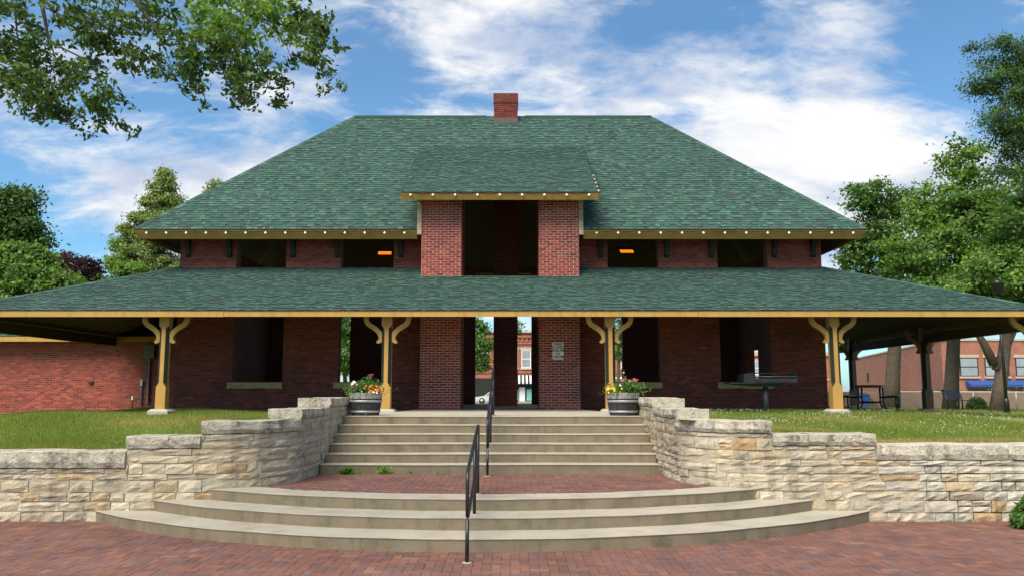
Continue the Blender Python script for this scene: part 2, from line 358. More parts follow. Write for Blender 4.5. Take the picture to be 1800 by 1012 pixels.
PAV = [(0.1731, 0.0778, 0.0579), (0.1554, 0.0742, 0.0598), (0.134, 0.0706, 0.0612), (0.1838, 0.0886, 0.0592), (0.1412, 0.0778, 0.0691), (0.1197, 0.0706, 0.0657), (0.2016, 0.103, 0.0657), (0.1661, 0.0742, 0.0559)]
PW = [.2, .2, .16, .08, .14, .1, .04, .08]
def herringbone(x0, x1, y0, y1, a=.1, m=None):
    """origins of bricks (x, y, lx, ly): the 90 degree herringbone of a x 2a bricks"""
    i0, i1 = int(x0 / a) - 3, int(x1 / a) + 3; j0, j1 = int(y0 / a) - 3, int(y1 / a) + 3
    for i in range(i0, i1):
        for j in range(j0, j1):
            k = (i - j) % 4
            if k == 0: yield (i * a, j * a, 2 * a, a)
            elif k == 3: yield (i * a, j * a - a, a, 2 * a) if False else (i * a, j * a, a, 2 * a)
AR = [(7.83, 17.40), (7.40, 17.53), (7.30, 17.99)]; R_IN = 6.79
def walls_hide(x, y):
    return y > 11.85 and (abs(x) > 3.95 or math.hypot(abs(x) - 4.0, y - 13.0) > 1.2 and abs(x) > 3)
class Pave:
    def __init__(s, name, zt, th, limit, mat_):
        s.root = None; s.name = name; s.zt = zt; s.th = th; s.cells = []; s.limit = limit
    def add(s, x, y, lx, ly): s.cells.append((x, y, lx, ly))
    def build(s, root):
        s.cells.sort(key=lambda c: (c[1] + c[3] / 2 - 0) ** 2 + (c[0] - .4) ** 2 * .35)
        var = {}
        for lx, ly in ((.2, .1), (.1, .2)):
            for t in range(8):
                b = MB(); g = .0025; e = .004; z0, z1 = -s.th, 0
                q = [(g, g), (lx - g, g), (lx - g, ly - g), (g, ly - g)]; q2 = [(g + e, g + e), (lx - g - e, g + e), (lx - g - e, ly - g - e), (g + e, ly - g - e)]
                b.mesh([(x, y, z0) for x, y in q] + [(x, y, z1 - .003) for x, y in q] + [(x, y, z1) for x, y in q2],
                       [(8, 9, 10, 11)] + [(i, (i + 1) % 4, (i + 1) % 4 + 4, i + 4) for i in range(4)] + [(i + 4, (i + 1) % 4 + 4, (i + 1) % 4 + 8, i + 8) for i in range(4)], PAV[t])
                var[(lx > ly, t)] = b.data('paver'); var[(lx > ly, t)].materials.append(M_paver)
        rest = MB()
        for n, (x, y, lx, ly) in enumerate(s.cells):
            t = random.choices(range(8), PW)[0]; dz = random.uniform(-.002, .002)
            if n < s.limit and in_frame(x, y): 
                place('paver', var[(lx > ly, t)], root, (x, y, s.zt + dz), (random.gauss(0, .004), random.gauss(0, .004), random.gauss(0, .006)))
            else:
                g = .0025; k = random.uniform(.88, 1.12); tint = tuple(min(1, q * k) for q in PAV[t])
                rest.box(x + g, x + lx - g, y + g, y + ly - g, s.zt - s.th, s.zt + dz, tint, skip='b')
        rest.build('paver', M_paver, root, 'stuff')
def in_frame(x, y): return y > 8.25 and abs((x - CAM.x) / y) < .635
plaza = one('plaza_pavement', M_paverbase, None, 'box', -30, 30, -6, 12.2, -.1, -.018, kind='structure')
pv = Pave('paver', 0, .02, 300, M_paver)
for x, y, lx, ly in herringbone(-9.5, 9.5, 6.5, 12.0):
    cxm, cym = x + lx / 2, y + ly / 2
    if math.hypot(cxm, cym - 17.40) < 7.76 and cym < 17: continue
    if cym > 11.95: continue
    pv.add(x, y, lx, ly)
pv.build(plaza)
# brick landing between the two flights
lp = []
for k in range(25):
    a = R(-42 + 84 * k / 24); lp.append((6.82 * math.sin(a), 17.99 - 6.82 * math.cos(a), .40))
lp += [(4.4, 14.1, .40), (-4.4, 14.1, .40)]
landing = one('landing_pavement', M_paverbase, None, 'prism', lp, (0, 0, .036), kind='structure')
pl = Pave('paver', .45, .02, 0, M_paver)
for x, y, lx, ly in herringbone(-4.2, 4.2, 11.0, 13.95):
    cxm, cym = x + lx / 2, y + ly / 2
    if math.hypot(cxm, cym - 17.99) > 6.76 or y + ly > 13.97 or abs(cxm) > 4.2: continue
    pl.add(x, y, lx, ly)
pl.build(landing)

# ------------------------------------------------------------------ flights of steps
st = thing('curved_steps', (0, 11, 0), 'three wide concrete steps curving out onto the brick plaza', 'steps')
for i, (r, yc) in enumerate(AR):
    b = MB(); zt = .15 * (i + 1); z0 = .15 * i - .05; n = 72; vs = []; rin = R_IN if i == 2 else r - .75
    prof = [(r - .012, z0), (r - .004, zt - .016), (r + .004, zt - .012), (r + .006, zt - .004), (r - .004, zt), (rin, zt), (rin, z0)]
    amax = math.asin(min(.99, (6.35 - i * .8) / r))
    for k in range(n + 1):
        a = -amax + 2 * amax * k / n
        wob = .004 * math.sin(a * 23 + i) + .003 * math.sin(a * 57)
        for rr, z in prof: vs.append(((rr + wob) * math.sin(a), yc - (rr + wob) * math.cos(a), z + .002 * math.sin(a * 31 + i * 2)))
    m = len(prof); fs = []; ms = []
    for k in range(n):
        for q in range(m - 1):
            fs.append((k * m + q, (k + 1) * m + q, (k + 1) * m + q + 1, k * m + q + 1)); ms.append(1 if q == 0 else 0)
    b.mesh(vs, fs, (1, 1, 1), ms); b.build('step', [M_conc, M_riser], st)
YS, TR, XW = 13.949, .347, 2.86
sa = thing('straight_steps', (.05, 15, .45), 'straight flight of six concrete steps between the stone walls up to the depot', 'steps')
for i in range(6):
    y0 = YS + TR * i; y1 = y0 + TR + .15 if i < 5 else y0 + .5; zt = .45 + .15 * (i + 1)
    b = MB(); n = 40
    prof = [(y0 + .010, zt - .19), (y0 + .003, zt - .018), (y0 - .006, zt - .014), (y0 - .008, zt - .005), (y0 + .002, zt), (y1, zt), (y1, zt - .19)]
    vs = []; m = len(prof); fs = []; ms = []
    for k in range(n + 1):
        x = .05 - XW + 2 * XW * k / n; w = random.gauss(0, .0022)
        for y, z in prof: vs.append((x, y + w, z + .003 * math.sin(x * 1.3 + i)))
    for k in range(n):
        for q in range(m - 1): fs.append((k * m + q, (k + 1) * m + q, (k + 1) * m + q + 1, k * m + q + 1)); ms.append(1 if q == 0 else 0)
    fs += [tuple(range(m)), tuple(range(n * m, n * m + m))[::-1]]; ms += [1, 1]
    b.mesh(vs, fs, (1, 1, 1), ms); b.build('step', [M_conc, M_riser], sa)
one('porch_floor', M_conc, None, 'prism', [(-2.81, 16.1, 1.2), (2.91, 16.1, 1.2), (2.91, 18.3, 1.2), (2.5, 19.0, 1.2), (2.3, 21.4, 1.2), (2.2, 31, 1.2), (-2.0, 31, 1.2), (-2.1, 21.4, 1.2), (-2.3, 19.0, 1.2), (-2.81, 18.3, 1.2)], (0, 0, .152), kind='structure')
one('brick_apron', M_brickwall, None, 'box', -9.3, 9.5, 21.75, 31.2, 1.0, 1.338, kind='structure')

# ------------------------------------------------------------------ retaining walls of limestone
STN = [(0.4204, 0.3649, 0.268), (0.3942, 0.3352, 0.244), (0.4379, 0.3776, 0.2761), (0.4117, 0.3266, 0.212), (0.403, 0.3564, 0.2761), (0.3594, 0.3182, 0.244), (0.403, 0.297, 0.176), (0.4466, 0.3903, 0.2959), (0.3681, 0.2503, 0.1401), (0.4204, 0.3479, 0.232)]
SWT = [.18, .16, .14, .12, .11, .1, .035, .12, .018, .11]
def wall_path(sgn):
    """outer face of the wall as a polyline from the far end to the head of the flight, with arc length"""
    p = [(-13.0, 11.80), (-9, 11.80), (-4.0, 11.80)]
    for k in range(1, 13):
        a = R(90 * k / 12); p.append((-4.0 + 1.15 * math.sin(a), 12.95 - 1.15 * math.cos(a)))
    p += [(-2.83, 13.6), (-2.81, 16.6)]
    p = [Vector((x, y, 0)) for x, y in p]
    if sgn > 0: p = [Vector((-q.x + .1, q.y, 0)) for q in p]
    s = [0.]
    for a, b in zip(p, p[1:]): s.append(s[-1] + (b - a).length)
    return p, s
def at_path(p, s, t, sgn):
    t = max(0, min(t, s[-1] - 1e-6)); i = max(k for k in range(len(s) - 1) if s[k] <= t)
    f = (t - s[i]) / (s[i + 1] - s[i]); d = (p[i + 1] - p[i]).normalized()
    nn = Vector((d.y, -d.x, 0)) if sgn < 0 else Vector((-d.y, d.x, 0))
    return p[i].lerp(p[i + 1], f), nn, d
def build_wall(sgn, root):
    p, s = wall_path(sgn); L = s[-1]; rr = random.Random(5 if sgn < 0 else 9)
    s_of_x = lambda x: 13.0 - abs(x)             # arc length on the straight run
    sc = s_of_x(4.0); arc = s[14] - s[2]
    # stepped copings: (s start, s end, z bottom, z top)
    if sgn < 0: cop = [(0, 2.6, .74, .965), (2.6, s_of_x(5.08), .735, .97), (s_of_x(5.08), s_of_x(4.02), 1.01, 1.19), (s_of_x(4.02), sc + arc * .88, 1.215, 1.395), (sc + arc * .88, sc + arc + 1.5, 1.40, 1.545), (sc + arc + 1.5, L, 1.545, 1.70)]
    else: cop = [(0, 3.2, .85, 1.06), (3.2, s_of_x(5.50), .85, 1.065), (s_of_x(5.50), s_of_x(4.03), 1.05, 1.215), (s_of_x(4.03), sc + arc * .88, 1.225, 1.40), (sc + arc * .88, sc + arc + 1.5, 1.40, 1.545), (sc + arc + 1.5, L, 1.545, 1.70)]
    # core behind the stones, one band per coping level so that it steps with them
    b = MB(); TH = .5
    ts = sorted(set([k * .12 for k in range(int(L / .12) + 1)] + [c[0] for c in cop] + [c[1] for c in cop] + s)); vs = []; fs = []
    def zt(t):
        for c in cop:
            if c[0] <= t <= c[1]: return c[2]
        return cop[-1][2]
    for a, c in zip(ts, ts[1:]):
        if c - a < 1e-5: continue
        z = zt((a + c) / 2) - .002; k = len(vs)
        for t in (a, c):
            q, nn, d = at_path(p, s, t, sgn)
            for off in ((-.055 if sgn > 0 and t < s_of_x(6.25) else -.0035), -TH):
                for zz in (-.1, z): vs.append(q + nn * off + Vector((0, 0, zz)))
        fs += [(k, k + 4, k + 5, k + 1), (k + 2, k + 3, k + 7, k + 6), (k + 1, k + 5, k + 7, k + 3), (k, k + 1, k + 3, k + 2), (k + 4, k + 6, k + 7, k + 5)]
    core = MB(); core.mesh(vs, fs); core.build('wall_core', M_stonemortar, root, 'stuff')
    # stones laid in broken courses
    z = -.03; H = []
    while z < 1.54:
        h = rr.choice([.085, .11, .13, .15, .17]); H.append((z, h)); z += h
    rows = []
    for z, h in H:
        t = rr.uniform(0, .3) + (1.6 if True else 0)
        while t < L:
            w = rr.choice([.20, .27, .33, .4, .48, .58]) * (1.0 if h > .12 else 1.15)
            if t + w > L - .05: w = L - t
            if t + w > L - .18: w = L - t
            t1 = t + w
            tops = [(max(t, c[0]), min(t1, c[1]), c[2]) for c in cop if min(t1, c[1]) - max(t, c[0]) > .03]
            mg = []
            for a, c, zz in tops:
                if mg and min(mg[-1][2], zz) - z >= h: mg[-1] = (mg[-1][0], c, min(mg[-1][2], zz))
                else: mg.append((a, c, zz))
            for a, c, zz in mg:
                hh = min(h, zz - z)
                if zz - (z + hh) < .055 and zz - z > .05: hh = zz - z
                if hh < .04: continue
                if hh > .15 and rr.random() < .22 and c - a < .4:      # two thin stones in place of one
                    k = hh * rr.uniform(.4, .6); rows.append((a, c, z, z + k)); rows.append((a, c, z + k, z + hh))
                else: rows.append((a, c, z, z + hh))
            t = t1
    def vis(a, c, z0, z1):
        q, nn, d = at_path(p, s, (a + c) / 2, sgn)
        if q.y > 13.9 and z1 < .45 + .15 * (1 + int((q.y - YS) / TR)) + .0: return False
        if z1 < .44 and q.y > 12.4: return False
        if q.x * sgn < 0: return True
        return True
    stones = [r for r in rows if vis(*r)]
    for a, c, z0, z1 in stones:
        nx = 5 if c - a > .3 else 4; nz = 4; g = rr.uniform(.004, .009); vs = []; fs = []
        base = rr.uniform(.004, .024); tilt = rr.uniform(-.012, .012); tw = rr.uniform(-.012, .012)
        jit = [rr.uniform(-.010, .010) for _ in range(4)]
        for j in range(nz):
            for i in range(nx):
                fu, fv = i / (nx - 1), j / (nz - 1)
                u = a + g + (c - a - 2 * g) * fu; w = z0 + g + (z1 - z0 - 2 * g) * fv
                edge = i in (0, nx - 1) or j in (0, nz - 1)
                if edge:
                    w += (jit[0] * (1 - fu) + jit[1] * fu) * .5 if j in (0, nz - 1) else 0
                    u += (jit[2] * (1 - fv) + jit[3] * fv) * .6 if i in (0, nx - 1) else 0
                else: u += rr.uniform(-.02, .02); w += rr.uniform(-.012, .012)
                d = base + (0 if not edge else -.010) + tilt * (fu - .5) + tw * (fv - .5) + rr.uniform(-.009, .012) * (1 if not edge else .5)
                q, nn, dd = at_path(p, s, u, sgn); vs.append(q + nn * d + Vector((0, 0, w)))
        F0 = lambda i, j: j * nx + i
        for j in range(nz - 1):
            for i in range(nx - 1): fs.append((F0(i, j), F0(i + 1, j), F0(i + 1, j + 1), F0(i, j + 1)))
        ring = [F0(i, 0) for i in range(nx)] + [F0(nx - 1, j) for j in range(1, nz)] + [F0(i, nz - 1) for i in range(nx - 2, -1, -1)] + [F0(0, j) for j in range(nz - 2, 0, -1)]
        k0 = len(vs)
        for r_ in ring:
            fu, fv = (r_ % nx) / (nx - 1), (r_ // nx) / (nz - 1)
            q, nn, dd = at_path(p, s, a + g + (c - a - 2 * g) * fu, sgn); vs.append(q + nn * -.05 + Vector((0, 0, z0 + g + (z1 - z0 - 2 * g) * fv)))
        m = len(ring)
        for i in range(m): fs.append((ring[(i + 1) % m], ring[i], k0 + i, k0 + (i + 1) % m))
        if sgn > 0: fs = [f[::-1] for f in fs]
        t = rr.choices(range(10), SWT)[0]; kk = rr.uniform(.86, 1.12)
        far = a < s_of_x(6.1)
        tint = STN[t] if not (far and sgn > 0 and rr.random() < .75) else (.43, .40, .325)
        b = MB(); b.mesh(vs, fs, tuple(min(.8, q * kk) for q in tint)); b.build('stone', M_stone, root)
    # coping stones
    for a, c, z0, z1 in cop:
        cuts = [a]; 
        while c - cuts[-1] > 1.9: cuts.append(cuts[-1] + rr.uniform(1.0, 1.5))
        if c - a > .9 and len(cuts) == 1: cuts.append(a + (c - a) * rr.uniform(.55, .75))
        cuts.append(c)
        for u0, u1 in zip(cuts, cuts[1:]):
            n = max(3, int((u1 - u0) / .09)); vs = []; fs = []; g = .004
            ph = rr.uniform(0, 9); fr = [rr.uniform(-.007, .008) for _ in range(n + 1)]
            for k in range(n + 1):
                u = u0 + g + (u1 - u0 - 2 * g) * k / n; q, nn, dd = at_path(p, s, u, sgn)
                f0 = .045 + fr[k]; dz = .006 * math.sin(u * 5 + ph); mid = .052 + rr.uniform(-.014, .01)
                h = z1 - z0
                for off, zz in ((-TH - .03, z0), (f0 - .02 + rr.uniform(-.006, .004), z0 + rr.uniform(0, .012)), (mid, z0 + h * .36 + rr.uniform(-.012, .012)), (f0 + rr.uniform(-.008, .006), z0 + h * .7), (f0 - .003, z1 - .006 + dz), (f0 - .010, z1 + dz), (-TH - .03, z1 + dz)):
                    vs.append(q + nn * off + Vector((0, 0, zz)))
            m = 7
            for k in range(n):
                for q in range(m): fs.append((k * m + q, k * m + (q + 1) % m, (k + 1) * m + (q + 1) % m, (k + 1) * m + q))
            fs += [tuple(range(m)), tuple(range(n * m, n * m + m))[::-1]]
            if sgn < 0: fs = [f[::-1] for f in fs]
            kk = rr.uniform(.9, 1.08); b = MB(); b.mesh(vs, fs, (.43 * kk, .39 * kk, .31 * kk)); b.build('coping_stone', M_coping, root)
rl = thing('retaining_wall', (-4.0, 12, 0), 'pale limestone wall stepping up from the lawn below the annex to the flower tub with orange marigolds', 'wall', 'limestone walls flanking the steps')
build_wall(-1, rl)
rw = thing('retaining_wall', (4.1, 12, 0), 'pale limestone wall stepping up beside the lawn with the barbecue grill', 'wall', 'limestone walls flanking the steps')
build_wall(1, rw)

# ------------------------------------------------------------------ the depot
XB = .10; DW = 8.94; YW = 22.4; YP = 21.5; YB = 30.4
dep = thing('depot_building', (XB, 26.4, 1.34), 'brick depot shelter with a steep green shingled hip roof and wide canopy', 'building')
WIN = [(-7.36, -5.98), (-4.46, -2.98), (2.98, 4.40), (6.04, 7.44)]
WZ0, WZ1 = 2.06, 6.14
def hole(x, z):
    x -= XB
    if abs(x) < 2.11: return True
    return WZ0 < z < WZ1 and any(a < x < c for a, c in WIN)
xs_ = sorted({XB + q for w in WIN for q in w} | {XB - DW, XB + DW, XB - 2.11, XB + 2.11})
for sx in (-1, 1):
    xh = [x for x in xs_ if (x - XB) * sx > 2]; b = MB(); wall_grid(b, xh, [1.2, WZ0, WZ1, 6.25], hole, YW, YW + .36, (0, 1)); b.build('front_wall', [M_wallmortar, M_brickwall], dep)
WINB = [(-7.36, -5.66), (-4.36, -2.98), (2.98, 4.40), (5.95, 7.44)]
def hole_b(x, z):
    x -= XB
    if abs(x) < 1.04: return z < 6.18
    return WZ0 < z < WZ1 and any(a < x < c for a, c in WINB)
xs_ = sorted({XB + q for w in WINB for q in w} | {XB - DW, XB + DW, XB - 1.04, XB + 1.04})
b = MB(); wall_grid(b, xs_, [1.2, WZ0, WZ1, 6.18, 6.4], hole_b, YB - .36, YB, (0, 0)); b.build('back_wall', M_brickwall, dep)
for sx in (-1, 1):
    x = XB + sx * (DW - .18); b = MB(); wall_grid(b, [YW + .361, 27.4, 29.0, YB - .361], [1.2, 2.1, 3.25, 6.25], lambda ym, zm: sx > 0 and 27.4 < ym < 29 and 2.1 < zm < 3.25, x - .18, x + .18)
    b.v = [(y_, x_, z_) for x_, y_, z_ in b.v]; b.build('side_wall', M_brickwall, dep)
rest = MB()                                             # bricks past the limit
def tint_b(k=.12): t = random.choices(BRICKS, [.2, .2, .12, .12, .14, .12, .05, .06])[0]; q = random.uniform(1 - k, 1 + k); return tuple(v * q for v in t)
holes = [(a + DW, c + DW, WZ0, WZ1) for a, c in WIN] + [(-2.11 + DW, 2.11 + DW, 0, 9)]
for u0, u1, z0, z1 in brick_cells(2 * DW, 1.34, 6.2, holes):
    brick_piece(rest, (XB - DW, YW, 0), (1, 0, 0), (0, -1, 0), u0, u1, z0, z1, random.uniform(.006, .011), tuple(v * .84 for v in tint_b()))  # main wall bricks tinted down for the canopy shade
# piers of the entrance, their upper bricks one by one
bvar = {}
for full in (0, 1):
    for t in range(8):
        b = MB(); w = .203 if full else .1015
        brick_piece(b, (0, 0, 0), (1, 0, 0), (0, -1, 0), 0, w, 0, .0677, .009, BRICKS[t]); bvar[(full, t)] = b.data('brick'); bvar[(full, t)].materials.append(M_brick)
nb = 0
PZ1 = 7.24
for sx in (-1, 1):
    x0 = XB + (-2.11 if sx < 0 else 1.04); x1 = x0 + 1.07
    pier = one('pier', [M_mortar], dep, 'box', x0 + .004, x1 - .004, YP + .004, YW + .5, 1.2, PZ1)
    W = x1 - x0; bw = W / 5.25
    for u0, u1, z0, z1 in brick_cells(W, 1.352, PZ1, (), bw=.2038):
        if z0 > 4.84 and nb < 300 and z0 < 7.0 and (abs(u1 - u0 - .2038) < .003 or abs(u1 - u0 - .1019) < .003):
            t = random.choices(range(8), [.2, .2, .12, .12, .14, .12, .05, .06])[0]; full = 1 if u1 - u0 > .15 else 0
            o = place('brick', bvar[(full, t)], pier, (x0 + u0, YP + random.uniform(-.002, .002), z0)); nb += 1
        else: brick_piece(rest, (x0, YP, 0), (1, 0, 0), (0, -1, 0), u0, u1, z0, z1, random.uniform(.006, .011), tint_b())
    for ux, xx, d in (((0, 1, 0), x0, (-1, 0, 0)), ((0, 1, 0), x1, (1, 0, 0))):
        for u0, u1, z0, z1 in brick_cells(1.2 if d[0] * sx < 0 else .9, 1.352, PZ1):
            brick_piece(rest, (xx, YP, 0), ux, d, u0, u1, z0, z1, random.uniform(.004, .008), tint_b())
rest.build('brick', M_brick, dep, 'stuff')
# sills
for k, (a, c) in enumerate(WIN):
    x0, x1 = XB + a - .10, XB + c + .02; b = MB(); n = 12; top = []; bot = []
    for i in range(n + 1): top.append((x0 + (x1 - x0) * i / n, WZ0)); bot.append((x0 + (x1 - x0) * i / n, WZ0 - .165 + random.uniform(-.012, .012)))
    b.prism([(x, YW - .07 + random.uniform(-.0, .0), z) for x, z in top + bot[::-1]], (0, .36, 0)); b.build('window_sill', M_sill, dep)

# roofs: a slab for each slope, shingles on it
SH = [(0.0405, 0.0892, 0.0708), (0.0506, 0.1073, 0.0838), (0.0352, 0.0734, 0.0638), (0.0286, 0.0553, 0.0521), (0.0677, 0.1338, 0.1038), (0.047, 0.0831, 0.0732), (0.0506, 0.0662, 0.065), (0.0339, 0.065, 0.0614)]
SHW = [.22, .20, .16, .10, .09, .12, .06, .05]
EDGE = (.006, .009, .009)
def shingle_piece(b, O, U, V, Nn, u0, u1, v0, v1, t, tint):
    O, U, V, Nn = map(Vector, (O, U, V, Nn))
    pt = lambda u, v, d: O + U * u + V * v + Nn * d
    vs = [pt(u0, v0, 0), pt(u1, v0, 0), pt(u1, v1, 0), pt(u0, v1, 0), pt(u0, v0, t), pt(u1, v0, t), pt(u1, v1, .002), pt(u0, v1, .002)]
    b.mesh(vs, [(4, 5, 6, 7)], tint); b.mesh(vs, [(0, 1, 5, 4), (1, 2, 6, 5), (3, 0, 4, 7)], EDGE)
def lay(b, O, U, V, Nn, vmax, spans, e=.117, single=0, parent=None, seed=1):
    rr = random.Random(seed); v = 0; made = 0; row = 0
    while v < vmax - .02:
        ve = min(v + e, vmax)
        for ua, ub in spans((v + ve) / 2):
            u = ua - rr.uniform(0, .12)
            while u < ub:
                w = rr.choice((.075, .10, .13, .17)); u0, u1 = max(u, ua), min(u + w, ub); cl = (u0 != u or u1 != u + w); u += w
                if u1 - u0 < .02: continue
                k = rr.choices(range(8), SHW)[0]; th = (.007 if k in (2, 3, 7, 5) else .018) 
                if made < single and not cl and ve - v > e - .001:
                    key = (round(w, 2), k)
                    if key not in svar:
                        q = MB(); shingle_piece(q, (0, 0, 0), (1, 0, 0), (0, 1, 0), (0, 0, 1), .001, w - .001, 0, e + .012, th, SH[k]); svar[key] = q.data('shingle'); svar[key].materials.append(M_shingle)
                    mtx = Matrix((U, V, Nn)).transposed()
                    place('shingle', svar[key], parent, Vector(O) + Vector(U) * u0 + Vector(V) * v + Vector(Nn) * .004, mtx.to_euler()); made += 1
                else:
                    kk = rr.uniform(.92, 1.08)
                    shingle_piece(b, Vector(O) + Vector(Nn) * .004, U, V, Nn, u0 + .001, u1 - .001, v, ve + .012, th, tuple(q * kk for q in SH[k]))
        v += e; row += 1
svar = {}
tiles = MB()
EY, EZ, EX = 21.5, 6.12, 9.85; RY, RZ, RX = 26.4, 10.96, 4.95
sm = Vector((0, RY - EY, RZ - EZ)); LV = sm.length; V_ = sm.normalized(); N_ = Vector((1, 0, 0)).cross(V_)
DX, DY0, DY1, DZ0, DZ1 = 2.55, 20.8, 24.86, 6.97, 9.446
nv = (DY1 - EY) / V_.y
E0 = Vector((XB, EY, EZ))
poly = [E0 + Vector((-EX, 0, 0)), E0 + Vector((-2.2, 0, 0)), E0 + Vector((-2.2, 0, 0)) + V_ * nv, E0 + Vector((2.2, 0, 0)) + V_ * nv, E0 + Vector((2.2, 0, 0)), E0 + Vector((EX, 0, 0)), Vector((XB + RX, RY, RZ)), Vector((XB - RX, RY, RZ))]
TH_R = .10
b = MB(); b.prism([p - N_ * TH_R for p in poly], N_ * TH_R, mi=(1, 0, 0)); mainroof = b.build('main_roof', [M_roofbase, M_ceil], dep)
def span_main(v):
    k = EX - (EX - RX) * v / LV
    if v < nv - .05: return [(-k, -2.16), (2.16, k)]
    return [(-k, k)]
lay(tiles, E0, (1, 0, 0), V_, N_, LV, span_main, single=300, parent=mainroof, seed=3)
yb = 2 * RY - EY
for sx in (-1, 1):
    pts = [Vector((XB + sx * EX, EY, EZ)), Vector((XB + sx * EX, yb, EZ)), Vector((XB + sx * RX, RY, RZ))]
    nn = (pts[1] - pts[0]).cross(pts[2] - pts[0]).normalized(); nn = nn if nn.z > 0 else -nn
    b = MB(); b.prism([p - nn * TH_R for p in (pts if sx > 0 else pts[::-1])], nn * TH_R, mi=(1, 0, 0)); b.build('side_roof', [M_roofbase, M_ceil], dep)
    U = Vector((0, 1, 0)); Vs = Vector((-sx * (EX - RX), 0, RZ - EZ)); lv = Vs.length; Vs.normalize(); half = (yb - EY) / 2
    lay(tiles, Vector((XB + sx * EX, RY, EZ)), U, Vs, nn, lv, lambda v: [(-half * (1 - v / lv), half * (1 - v / lv))], seed=5 + sx)
pts = [Vector((XB + EX, yb, EZ)), Vector((XB - EX, yb, EZ)), Vector((XB - RX, RY, RZ)), Vector((XB + RX, RY, RZ))]
nn = Vector((0, .703, .711)); b = MB(); b.prism([p - nn * TH_R for p in pts], nn * TH_R, mi=(1, 0, 0)); b.build('back_roof', [M_roofbase, M_ceil], dep)
for a, c in ((-RX - .05, -.55), (.75, RX + .05)): one('ridge_cap', M_shingle, dep, 'prism', [(XB + a, RY - .12, RZ - .09), (XB + a, RY, RZ + .035), (XB + a, RY + .12, RZ - .09)], (c - a, 0, 0), (.02, .05, .04))
def hip_cap(a, c, d1, d2, name='hip_cap'):
    a, c = Vector(a), Vector(c); n = int((c - a).length / .14); up = Vector((0, 0, .03))
    for k in range(n):
        p0, p1 = a.lerp(c, k / n), a.lerp(c, (k + 1.25) / n); lift = Vector((0, 0, .012))
        b = MB(); t_ = random.choices(SH, SHW)[0]
        b.mesh([p0 + up + lift, p1 + up, p1 + Vector(d1) + up * .4, p0 + Vector(d1) + up * .4 + lift, p1 + Vector(d2) + up * .4, p0 + Vector(d2) + up * .4 + lift, p0 + Vector(d1) - up * .3, p0 - up * .3, p0 + Vector(d2) - up * .3], [(0, 3, 2, 1), (0, 1, 4, 5), (0, 7, 6, 3), (0, 5, 8, 7)], t_)
        b.build(name, M_shingle, dep)
for sx in (-1, 1): hip_cap((XB + sx * (EX + .01), EY - .01, EZ), (XB + sx * RX, RY, RZ), (-sx * .15, 0, 0), (0, .15, 0))
# dormer
sd = Vector((0, DY1 - DY0, DZ1 - DZ0)); LD = sd.length; Vd = sd.normalized(); Nd = Vector((1, 0, 0)).cross(Vd)
D0 = Vector((XB, DY0, DZ0))
pl4 = [D0 + Vector((-DX, 0, 0)), D0 + Vector((DX, 0, 0)), D0 + Vector((DX, 0, 0)) + Vd * (LD + .1), D0 + Vector((-DX, 0, 0)) + Vd * (LD + .1)]
b = MB(); b.prism([p - Nd * .1 for p in pl4], Nd * .1, mi=(1, 0, 0)); dr = b.build('dormer_roof', [M_roofbase, M_ceil], dep)
lay(tiles, D0, (1, 0, 0), Vd, Nd, LD + .05, lambda v: [(-DX, DX)], seed=8)
for sx in (-1, 1):
    x = XB + sx * 2.115
    one('dormer_cheek', M_roofbase, dep, 'prism', [(x, YP + .1, 6.0), (x, YP + .1, 7.25), (x, DY1 - .3, 9.15), (x, DY1 - .2, 9.0)], (sx * .07, 0, 0))
    one('dormer_trim', M_trim, dep, 'box', XB + sx * 2.175 - .06, XB + sx * 2.175 + .06, YP - .03, YP + .09, 5.98, 7.05)
    one('rake_board', M_roofbase, dep, 'prism', [D0 + Vector((sx * (DX + .001), 0, -.02)) - Nd * .10, D0 + Vector((sx * (DX + .001), 0, -.02)) + Nd * .0, D0 + Vector((sx * (DX + .001), 0, -.02)) + Vd * 3.4, D0 + Vector((sx * (DX + .001), 0, -.02)) + Vd * 3.4 - Nd * .1], (sx * .03, 0, 0))
# canopy
CY, CZ, TY, TZ = 18.6, 3.66, YW, 5.22
CX = DW + (TY - CY)
sc_ = Vector((0, TY - CY, TZ - CZ)); LC = sc_.length; Vc = sc_.normalized(); Nc = Vector((1, 0, 0)).cross(Vc)
C0 = Vector((XB, CY, CZ)); npv = (YP + .02 - CY) / Vc.y
q = lambda x, v: C0 + Vector((x, 0, 0)) + Vc * v
poly = [q(-CX, 0), q(CX, 0), q(DW, LC), q(2.11, LC), q(2.11, npv), q(-2.11, npv), q(-2.11, LC), q(-DW, LC)]
b = MB(); b.prism([p - Nc * .08 for p in poly], Nc * .08, mi=(1, 0, 0)); can = b.build('canopy_roof', [M_roofbase, M_wood], dep)
def span_can(v):
    k = CX - (CX - DW) * v / LC
    return [(-k, k)] if v < npv - .02 else [(-k, -2.12), (2.12, k)]
lay(tiles, C0, (1, 0, 0), Vc, Nc, LC, span_can, seed=11)
